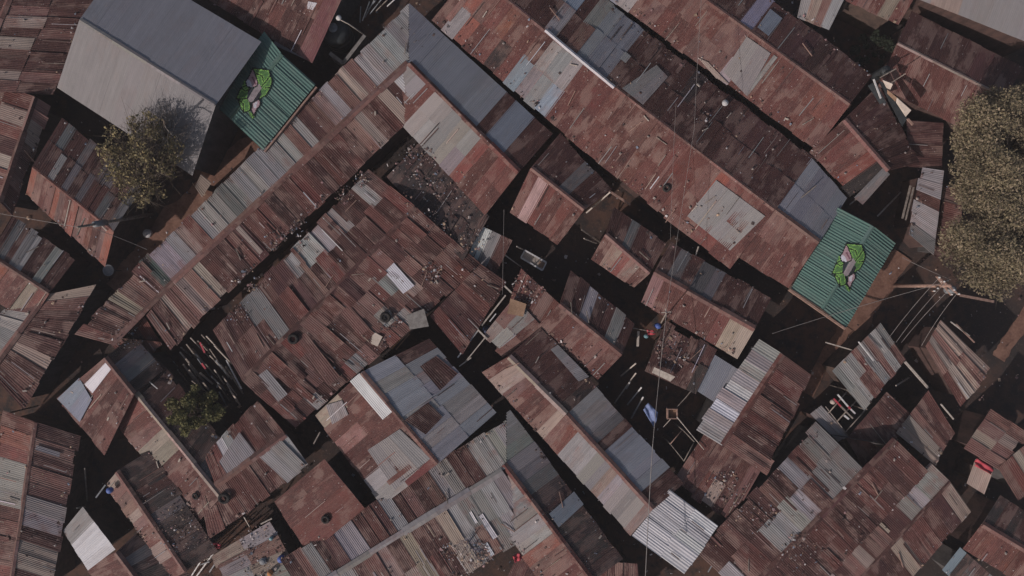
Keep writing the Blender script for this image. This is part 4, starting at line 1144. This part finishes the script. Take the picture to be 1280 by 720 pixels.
# the fallen pole frame above it
for (x1, y1, x2, y2, w, mat, lab) in [(757, 236, 788, 256, .12, PINKWOOD, 'pinkish board over the alley at the fallen frame'), (763, 240, 733, 266, .08, PALEWOOD, 'pale pole of the fallen frame leading to the rust hut'), (727, 287, 758, 308, .07, WOOD, 'grey pole along the alley below the rust hut'),
                                      (730, 298, 746, 304, .06, PALEWOOD, 'short bent pale stick in the alley by the striped hut'), (630, 318, 652, 334, .06, PALEWOOD, 'pale pole by the slatted bench'), (646, 308, 658, 314, .06, PALEWOOD, 'short pale pole above the slatted bench'),
                                      (873, 308, 869, 321, .06, PALEWOOD, 'bent pale stick at the edge of the long rust row house'), (968, 275, 1020, 232, .05, WOOD, 'dark stick lying up the grey slab'), (1062, 256, 1080, 240, .07, WOOD, 'grey pole in the dark corner by the right green roof'),
                                      (1128, 273, 1138, 232, .10, WOOD, 'left bamboo pole beside the narrow pale roof'), (1132, 275, 1142, 234, .07, WOOD, 'right bamboo pole beside the narrow pale roof'), (1097, 270, 1126, 240, .07, PALEWOOD, 'pale pole lying across the dark corner'),
                                      (1032, 428, 1073, 440, .06, PALEWOOD, 'pale stick lying toward the tan and rust shed'), (1073, 427, 1092, 451, .06, WHITE, 'white stick on the tan and rust shed'), (1131, 452, 1160, 485, .13, PALEWOOD, 'wide pale plank along the black square pit'),
                                      (1120, 482, 1136, 472, .06, PALEWOOD, 'pale stick across the black square pit'), (1176, 505, 1192, 524, .07, PALEWOOD, 'pale stick at the rust shed right of the pit'), (1188, 402, 1212, 420, .06, PALEWOOD, 'pale stick above the small tan shed, upper one'),
                                      (1195, 405, 1218, 428, .06, PINKWOOD, 'brown stick above the small tan shed, lower one'), (1122, 358, 1186, 364, .0, None, ''), (1200, 369, 1242, 377, .14, PINKWOOD, 'pink plank along the lower edge of the big tree'),
                                      (106, 585, 109, 626, .06, WOOD, 'grey pole standing in the wide dark alley at the left'), (120, 622, 132, 606, .08, DISH, 'grey plank at the upper end of the tan strip house'), (96, 635, 106, 634, .08, PALEWOOD, 'small pale plank above the whitest sheet'),
                                      (0, 519, 48, 507, .08, DARKWOOD, 'dark pole over the left alley'), (305, 646, 320, 672, .05, PALEWOOD, 'thin pole from the tyre lean-to over the green gap'), (340, 648, 326, 655, .07, PALEWOOD, 'pale plank in the black gap beside the square rust roof'),
                                      (392, 555, 400, 540, .07, WOOD, 'grey stick in the gap above the square rust roof'), (905, 655, 930, 640, .08, WOOD, 'grey plank in the alley right of the silver roof'), (932, 634, 885, 715, .05, DISH, 'thin long pole along the alley right of the silver roof'),
                                      (940, 640, 912, 684, .05, WHITE, 'white rod along the alley right of the silver roof')]:
    if not lab: continue
    zl = 2.3 if ('roof' in lab or 'house' in lab or 'shed' in lab or 'slab' in lab) and 'alley' not in lab else 1.7
    if 'slab' in lab or 'on the tan' in lab: zl = 3.0
    plank(P(x1, y1, zl + (0.3 if zl < 2 else 0)), P(x2, y2, 0.15 if zl < 2 and w < 0.12 else zl), w, 0.06, mat, lab, 'pole' if 'pole' in lab else ('rod' if 'rod' in lab else ('stick' if 'stick' in lab else 'board')), {'p': 'loose_pole', 's': 'loose_stick', 'r': 'loose_rod'}.get(('p' if 'pole' in lab else 's' if 'stick' in lab else 'r' if 'rod' in lab else 'b'), 'loose_board'))
for x1, y1, x2, y2 in [(246, 720, 268, 690), (230, 714, 256, 697), (238, 722, 262, 684), (255, 700, 276, 694), (280, 700, 300, 692), (262, 715, 272, 700), (250, 706, 262, 702)]:
    plank(P(x1, y1, 0.1), P(x2, y2, 1.7), 0.07, 0.05, rg.choice([WHITE, PALEWOOD, DISH]), 'pale stick in the heap below the red rag near the bottom edge', 'stick', 'heap_stick', 'sticks heaped below the red rag')
# open frame with red ended poles on the right
of = empty('roof_frame', P(1055, 515, 0), 'open roof frame of thin poles above a black hole', 'frame')
for a, b in (((1036, 516), (1060, 488)), ((1046, 527), (1074, 497)), ((1056, 541), (1082, 512)), ((1058, 487), (1084, 512)), ((1032, 508), (1060, 544))):
    m = MB(); m.tube([P(*a, 2.2), P(*b, 2.2)], 0.035, 6); m.build('rail', WOOD, of, True)
for cx_, cy_ in ((1036, 516), (1060, 488), (1082, 512), (1057, 541)):
    m = MB(); g = P(cx_, cy_, 2.2); m.tube([(g.x, g.y, 0), g], 0.04, 6); m.build('leg', WOOD, of, True)
for (a, b, c_, lab) in (((1047, 493), (1060, 508), (1069, 517), 'white pole with a red band lying on the open roof frame'), ((1042, 498), (1051, 508), (1066, 523), 'grey pole with a red end lying on the open roof frame')):
    rt = empty('banded_pole', P(*a, 2.27), lab, 'pole')
    m = MB(); m.bar(P(*a, 2.27), P(*b, 2.27), 0.08, 0.06); m.build('upper_length', WHITE if 'white' in lab else RED, rt)
    mid = P(*b, 2.27).lerp(P(*c_, 2.27), 0.35)
    m = MB(); m.bar(P(*b, 2.27), mid, 0.085, 0.065); m.build('red_band', RED if 'white' in lab else WOOD, rt)
    m = MB(); m.bar(mid, P(*c_, 2.27), 0.08, 0.06); m.build('lower_length', WHITE if 'white' in lab else WOOD, rt)
plank(P(1055, 519, 2.27), P(1061, 524, 2.27), 0.1, 0.05, WHITE, 'short white stub lying on the open roof frame', 'board', 'white_stub')
drum('metal_basin', 'pale round pot at the upper corner of the open roof frame', 1040, 502, 2.0, 0.14, 0.16, CREAM, 'pot')
# timber heap at the clean rust gable
def board(name, label, quad, t, mat, cat, group=None):
    m = MB(); a = [Vector(p) for p in quad]
    n = (a[1] - a[0]).cross(a[3] - a[0]).normalized()
    if n.z < 0: n = -n
    b = [p - n * t for p in a]
    m.raw(a + b, [(0, 1, 2, 3), (7, 6, 5, 4)] + [(i, i + 4, (i + 1) % 4 + 4, (i + 1) % 4) for i in range(4)])
    return single(name, label, cat, m, mat, group, origin=a[0])


def bq(pts, z): return [P(x, y, zz) for (x, y), zz in zip(pts, z if isinstance(z, (list, tuple)) else [z] * 4)]


board('salvaged_board', 'tan board at the upper end of the salvage heap', bq([(1103, 100), (1116, 105), (1113, 112), (1108, 110)], [3.9, 4.0, 3.8, 3.7]), .05, CREAM, 'board')
board('salvaged_board', 'brown middle board on the salvage heap', bq([(1109, 112), (1121, 122), (1119, 127), (1109, 117)], [3.8, 3.9, 3.8, 3.7]), .05, CARD, 'board')
board('salvaged_board', 'tan lower board at the end of the salvage heap', bq([(1121, 122), (1139, 138), (1132, 146), (1120, 128)], [4.0, 3.9, 3.7, 3.8]), .05, CREAM, 'board')
board('dark_panel', 'dark green-black panel along the salvage heap', bq([(1098, 100), (1106, 104), (1134, 148), (1128, 158)], [3.6, 3.6, 3.4, 3.3]), .06, PLASTIC_BLACK, 'panel')
board('dark_panel', 'dark panel at the left flank of the salvage heap', bq([(1085, 107), (1094, 102), (1108, 128), (1100, 130)], [3.5, 3.6, 3.4, 3.3]), .06, PLASTIC_BLACK, 'panel')
plank(P(1092, 99, 3.8), P(1101, 123, 3.7), 0.08, 0.05, WHITE, 'white strip on the salvage heap flank', 'strip', 'white_strip')
plank(P(1100, 97, 3.9), P(1120, 86, 4.0), 0.06, 0.05, WOOD, 'pole sticking out of the salvage heap toward the dark yard', 'pole', 'heap_pole')
plank(P(1113, 104, 3.9), P(1132, 92, 4.2), 0.05, 0.05, WOOD, 'upper pole sticking out of the salvage heap over the rust slope', 'pole', 'heap_pole')
plank(P(1134, 148, 2.8), P(1141, 156, 2.8), 0.12, 0.06, PINKWOOD, 'short brown block at the low end of the salvage heap', 'block', 'wood_block')
plank(P(1114, 152, 2.3), P(1124, 160, 2.3), 0.07, 0.05, WHITE, 'white strip at the low end of the salvage heap', 'strip', 'white_strip')
drum('plastic_drum', 'dark drum at the upper tip of the salvage heap', 1093, 96, 2.3, 0.25, 1.3, PLASTIC_BLACK, 'drum')
board('cardboard_sheet', 'tan cardboard sheet lying on the low shack by the black ditch', bq([(638, 373), (658, 380), (654, 396), (634, 392)], [2.50, 2.52, 2.36, 2.34]), .02, CARD, 'cardboard')
board('cream_board', 'square cream board lying at the lower edge of the wide rust roof', bq([(466, 414), (478, 421), (472, 433), (462, 429)], [2.55, 2.55, 2.46, 2.46]), .03, CREAM, 'board')
board('flat_slab', 'flat dusty tan slab on the notch corner of the wide rust roof', bq([(508, 394), (530, 386), (536, 408), (512, 412)], [2.72, 2.72, 2.6, 2.6]), .05, CONC, 'slab')
board('pallet', 'pale wooden pallet at the lower end of the junk roof', bq([(818, 459), (844, 471), (838, 477), (815, 466)], [2.75, 2.75, 2.70, 2.70]), .06, PALEWOOD, 'pallet')
board('tan_sheet', 'tan sheet lying flat in the dark strip right of the small tan shed', bq([(290, 623), (310, 623), (312, 632), (292, 632)], [2.52, 2.52, 2.4, 2.4]), .02, CREAM, 'sheet') if False else None
m = MB(); m.lathe(P(137, 338, 1.2), [(0.001, 0.0), (0.15, 0.01), (0.27, 0.06), (0.34, 0.13), (0.33, 0.14), (0.26, 0.075), (0.14, 0.03), (0.001, 0.02)], 18, False)
rt = empty('satellite_dish', P(137, 338, 0), 'dull grey dish at the low corner of the orange rust roof', 'dish'); m.build('dish', DISH, rt, True)
m = MB(); g = P(137, 338, 1.2); m.tube([(g.x, g.y, 0), g + Vector((0, 0, 0.02))], 0.03, 6); m.build('mast', WOOD, rt, True)

# the short shining strip on the top row house's ridge
_r, _zr, _ze, _q = TOPROW
_n = [(q[1] - q[0]).cross(q[3] - q[0]).normalized() for q in _q]
_n = [n if n.z > 0 else -n for n in _n]
b_ = Buf()
for i, (x1, y1, x2, y2) in enumerate([(682, 37, 711, 62), (710, 61, 740, 86), (739, 85, 768, 109)]):
    a, b = P(x1, y1, _zr + .16), P(x2, y2, _zr + .16)
    for nn, sg in ((_n[0], 1), (_n[1], -1)):
        d = (b - a).normalized(); sd = d.cross(Vector((0, 0, 1))) * sg
        t_ = sd if sd.dot(Vector((nn.x, nn.y, 0))) > 0 else -sd
        c, e = b + t_ * .11 - Vector((0, 0, .05)), a + t_ * .11 - Vector((0, 0, .05))
        sheet(b_, a, b, c, e, nn, 'w', (0, 0), 0.5, 0.01, 1, 0.5)
b_.build('ridge_strip', IRON, _r)

# ------------------------------------------------------------------ things that weigh the roofs down
def stone_mesh(seed):
    rg = random.Random(seed)
    import bmesh
    bm = bmesh.new(); bmesh.ops.create_icosphere(bm, subdivisions=1, radius=1)
    for v in bm.verts: v.co *= rg.uniform(0.7, 1.2); v.co.z *= 0.65
    me = bpy.data.meshes.new('roof_stone'); bm.to_mesh(me); bm.free(); me.materials.append(STONE); return me


SM = [stone_mesh(i) for i in range(5)]
def scrap_mesh(L, w, mat):
    m = MB(); m.bar((-L / 2, 0, 0.02), (L / 2, 0.02, 0.02), w, 0.04)
    me = bpy.data.meshes.new('scrap_stick'); me.from_pydata(m.v, [], m.f); me.materials.append(mat); return me


SC = [scrap_mesh(0.4, .05, PALEWOOD), scrap_mesh(0.7, .04, WOOD), scrap_mesh(0.22, .09, PALEWOOD), scrap_mesh(0.9, .04, PINKWOOD)]
rg = random.Random(99)
pool = [(s, s[3] * s[4]) for s in SLOPES if not any(k in s[2]['label'] for k in ('green', 'plain', 'silver', 'smooth', 'kiosk', 'littered', 'red plastic', 'clean', 'whitest'))]
wts = [a for _, a in pool]


def spot():
    while True:
        (quad, n, root, W, L, so), _ = rg.choices(pool, wts)[0]
        p = bil(quad, rg.uniform(.04, .96), rg.uniform(.05, .95))
        x, y = pix(p)
        if 3 < x < 1277 and 3 < y < 717: return p, n, quad


def topz(p):          # the highest roof above this spot, so that nothing lies under another roof
    return p.z


for i in range(210):
    p, n, quad = spot()
    o = bpy.data.objects.new('roof_stone', rg.choice(SM)); COL.objects.link(o)
    s = rg.choice([.03, .035, .04, .05, .06, .08])
    o.scale = (s * rg.uniform(.8, 1.4), s, s); o.location = p + n * (0.06 + s * .35); o.rotation_euler = (0, 0, rg.uniform(0, 6.28))
    tag(o, 'small pale stone weighing down the rusty roof sheets', 'stone', 'stones lying on the roofs')
for i in range(60):
    p, n, quad = spot()
    o = bpy.data.objects.new('scrap_stick', rg.choice(SC)); COL.objects.link(o)
    o.location = p + n * 0.075
    o.rotation_mode = 'QUATERNION'
    ax = (quad[3] - quad[0]).normalized() if rg.random() < .5 else (quad[1] - quad[0]).normalized()
    ax = (ax + Vector((rg.gauss(0, .4), rg.gauss(0, .4), 0))); ax = (ax - n * ax.dot(n)).normalized()
    o.rotation_quaternion = Matrix((ax, n.cross(ax), n)).transposed().to_quaternion()
    tag(o, 'short scrap of wood lying on the rusty roof sheets', 'wood scrap', 'wood scraps lying on the roofs')


def slope_hit(px, py):
    best = None
    for quad, n, root, W, L, so in SLOPES:
        p = on_plane(px, py, quad[0], n)
        a, d = quad[1] - quad[0], quad[3] - quad[0]
        w = p - quad[0]
        # solve w = u a + v d in the plane
        aa, ad, dd, wa, wd = a.dot(a), a.dot(d), d.dot(d), w.dot(a), w.dot(d)
        det = aa * dd - ad * ad
        u_, v_ = (wa * dd - wd * ad) / det, (wd * aa - wa * ad) / det
        if -.05 <= u_ <= 1.05 and -.05 <= v_ <= 1.08 and (best is None or p.z > best[0].z): best = (p, n)
    return best


def torus_mesh(Rr, r):
    m = MB(); N, M = 20, 8
    vs = [((Rr + r * math.cos(b)) * math.cos(a), (Rr + r * math.cos(b)) * math.sin(a), r * 1.1 * math.sin(b)) for a in (2 * PI * i / N for i in range(N)) for b in (2 * PI * j / M for j in range(M))]
    fs = [(i * M + j, ((i + 1) % N) * M + j, ((i + 1) % N) * M + (j + 1) % M, i * M + (j + 1) % M) for i in range(N) for j in range(M)]
    me = bpy.data.meshes.new('old_tyre'); me.from_pydata(vs, [], fs); me.polygons.foreach_set('use_smooth', [True] * len(fs)); me.materials.append(RUBBER); return me


TY = torus_mesh(0.2, 0.085)
for (x, y, s, lab) in [(246, 619, .75, 'smaller old tyre on the tan and rust narrow house'), (281, 621, 1.2, 'larger old tyre on the rust lean-to beside it'), (367, 423, 1.1, 'black tyre by the ridge of the widest rust roof'), 
                       (482, 396, 1.1, 'old tyre near the notch in the widest rust roof'),   (408, 648, .9, 'old tyre on the plain square rust roof'), (833, 235, .8, 'old tyre on the long rust row house by its pale chips'), (729, 55, 0, '')]:
    if not s: continue
    h = slope_hit(x, y)
    if not h: continue
    p, n = h
    o = bpy.data.objects.new('old_tyre', TY); COL.objects.link(o)
    o.scale = (s, s, s); o.location = p + n * (0.06 + 0.09 * s)
    o.rotation_mode = 'QUATERNION'; o.rotation_quaternion = Vector((0, 0, 1)).rotation_difference(n)
    tag(o, lab, 'tyre', 'old tyres on the roofs')

# ------------------------------------------------------------------ litter nobody could count
def litter(name, label, spots, size, cols):
    b = Buf()
    vs, fs, cs = [], [], []
    rg = random.Random(len(spots))
    for p, n in spots:
        s = rg.choice(size) * rg.uniform(.5, 1.4)
        a = Vector((rg.gauss(0, 1), rg.gauss(0, 1), rg.gauss(0, 1))); a = (a - n * a.dot(n)).normalized()
        c = n.cross(a)
        asp = rg.choice([.3, .6, .9])
        k = len(vs)
        pts = [p + a * s * x + c * s * asp * y + n * (s * z) for x, y, z in ((-1, -.7, rg.uniform(0, .4)), (0, -1, rg.uniform(.2, .8)), (1, -.6, rg.uniform(0, .4)), (.9, .8, rg.uniform(0, .5)), (0, .7, rg.uniform(.1, .7)), (-.8, 1, rg.uniform(0, .4)))]
        vs += pts
        fs += [(k, k + 1, k + 4, k + 5), (k + 1, k + 2, k + 3, k + 4)]
        col = lin(rg.choice(cols)); j = rg.uniform(.7, 1.3)
        cs += [[col[0] * j, col[1] * j, col[2] * j, 1]] * 6
    b.v = [np.array([list(v) for v in vs])]; b.f = [np.array(fs)]; b.n = len(vs)
    b.c = [np.array(cs)]; b.p = [np.zeros((len(vs), 3))]; b.u = [np.zeros((len(vs), 3))]
    o = b.build(name, PAINT, None, smooth=False)
    tag(o, label, 'litter', kind='stuff')


LC = [(84, 66, 62), (100, 80, 74), (74, 62, 60), (150, 138, 132), (176, 168, 166), (120, 98, 90), (92, 70, 64), (70, 58, 56), (140, 110, 108), (112, 118, 130), (156, 132, 112), (60, 50, 48)]
sp = []
rg = random.Random(5)
for (quad, n, root, W, L, so_), area in pool:
    rows_n = int(area * 0.9)
    for _ in range(rows_n):
        u = rg.random(); v = rg.random()
        sp.append((bil(quad, u, v) + n * 0.07, n))
    for _ in range(int(W * 2.5)):            # what the rain leaves in the gutters
        c0 = rg.random()
        for _ in range(rg.choice([1, 1, 2, 4])):
            sp.append((bil(quad, min(.99, max(.01, c0 + rg.gauss(0, .25) / W)), rg.uniform(.86, 1.0)) + n * 0.07, n))
# thicker heaps seen at the eaves of the wide rust roof and on the torn shack
for (x, y, r_, k) in [(430, 243, 12, 70), (452, 225, 10, 60), (345, 300, 14, 90), (375, 285, 12, 60), (312, 350, 14, 90), (535, 195, 10, 50), (515, 190, 9, 40), (540, 235, 18, 70), (545, 245, 45, 110), (560, 275, 30, 50), (510, 205, 22, 60), (300, 395, 14, 60), (540, 340, 14, 110), (486, 400, 14, 90), (590, 700, 24, 60), (600, 690, 14, 120), (560, 690, 12, 60), (880, 150, 10, 30), (660, 360, 22, 120), (905, 610, 26, 160),
                     (225, 660, 30, 160), (160, 420, 20, 120), (115, 425, 18, 60), (330, 690, 34, 220), (1000, 690, 25, 120), (950, 640, 20, 90), (1225, 505, 12, 60), (1185, 500, 12, 50), (840, 440, 22, 140), (590, 300, 16, 60)]:
    for _ in range(k):
        a_ = rg.uniform(0, 6.28); q_ = r_ * math.sqrt(rg.random())
        h = slope_hit(x + q_ * math.cos(a_), y + q_ * math.sin(a_))
        if h: sp.append((h[0] + h[1] * 0.08, h[1]))
litter('roof_litter', 'small scraps, leaves and rubbish strewn over the rusty roofs', sp, [.03, .04, .05, .07], LC)
sp = []
for _ in range(2600):
    sp.append((P(rg.uniform(-20, 1300), rg.uniform(-20, 740), 0.05), Vector((0, 0, 1))))
litter('alley_litter', 'rubbish strewn over the earth of the alleys and yards', sp, [.04, .06, .09], LC)

# ------------------------------------------------------------------ added haze that lifts the dark tones
def haze():
    me = bpy.data.meshes.new('haze')
    x, y, z0, z1 = 148, 148, -1.6, CAM_H + 1.5
    vs = [(a * x, b * y, c) for c in (z0, z1) for a, b in ((-1, -1), (1, -1), (1, 1), (-1, 1))]
    me.from_pydata(vs, [], [(0, 3, 2, 1), (4, 5, 6, 7), (0, 1, 5, 4), (1, 2, 6, 5), (2, 3, 7, 6), (3, 0, 4, 7)])
    m = bpy.data.materials.new('black_lift_haze'); m.use_nodes = True; nt = m.node_tree; nt.nodes.clear()
    out = nt.nodes.new('ShaderNodeOutputMaterial'); v = nt.nodes.new('ShaderNodeVolumePrincipled')
    v.inputs['Color'].default_value = (0.92, 0.87, 0.91, 1); v.inputs['Density'].default_value = 0.00058; v.inputs['Anisotropy'].default_value = 0.0
    nt.links.new(v.outputs[0], out.inputs['Volume'])
    me.materials.append(m)
    o = bpy.data.objects.new('haze', me); COL.objects.link(o)
    tag(o, 'thin dusty air over the settlement', 'haze', kind='stuff')


haze()

# ------------------------------------------------------------------ light, camera, view
EL, AZ = R(28.5), math.atan2(-0.74, -0.67)
to_sun = Vector((math.sin(AZ) * math.cos(EL), math.cos(AZ) * math.cos(EL), math.sin(EL)))
sl = bpy.data.lights.new('sun', 'SUN'); sl.energy = 3.2; sl.angle = R(0.55); sl.color = (1.0, 0.93, 0.92)
so = bpy.data.objects.new('sun', sl); COL.objects.link(so); so.location = to_sun * 60
so.rotation_mode = 'QUATERNION'; so.rotation_quaternion = to_sun.to_track_quat('Z', 'Y')
w = bpy.data.worlds.new('World'); sc.world = w; w.use_nodes = True
nt = w.node_tree
bg = nt.nodes['Background']
sky = nt.nodes.new('ShaderNodeTexSky'); sky.sky_type = 'NISHITA'; sky.sun_disc = False
sky.sun_elevation = EL; sky.sun_rotation = AZ; sky.dust_density = 3.0; sky.ozone_density = 0.7
nt.links.new(sky.outputs[0], bg.inputs[0]); bg.inputs[1].default_value = 0.07
cam = bpy.data.cameras.new('camera'); co = bpy.data.objects.new('camera', cam); COL.objects.link(co)
co.location = (0, 0, CAM_H); co.rotation_euler = (0, 0, 0)
cam.sensor_fit = 'HORIZONTAL'; cam.sensor_width = 36; cam.lens = 36 * FPX / 1280
cam.clip_start = 0.5; cam.clip_end = 5000
sc.camera = co
sc.view_settings.view_transform = 'Standard'; sc.view_settings.look = 'None'; sc.view_settings.exposure = 0.0; sc.view_settings.gamma = 1.0
sc.view_settings.use_curve_mapping = False
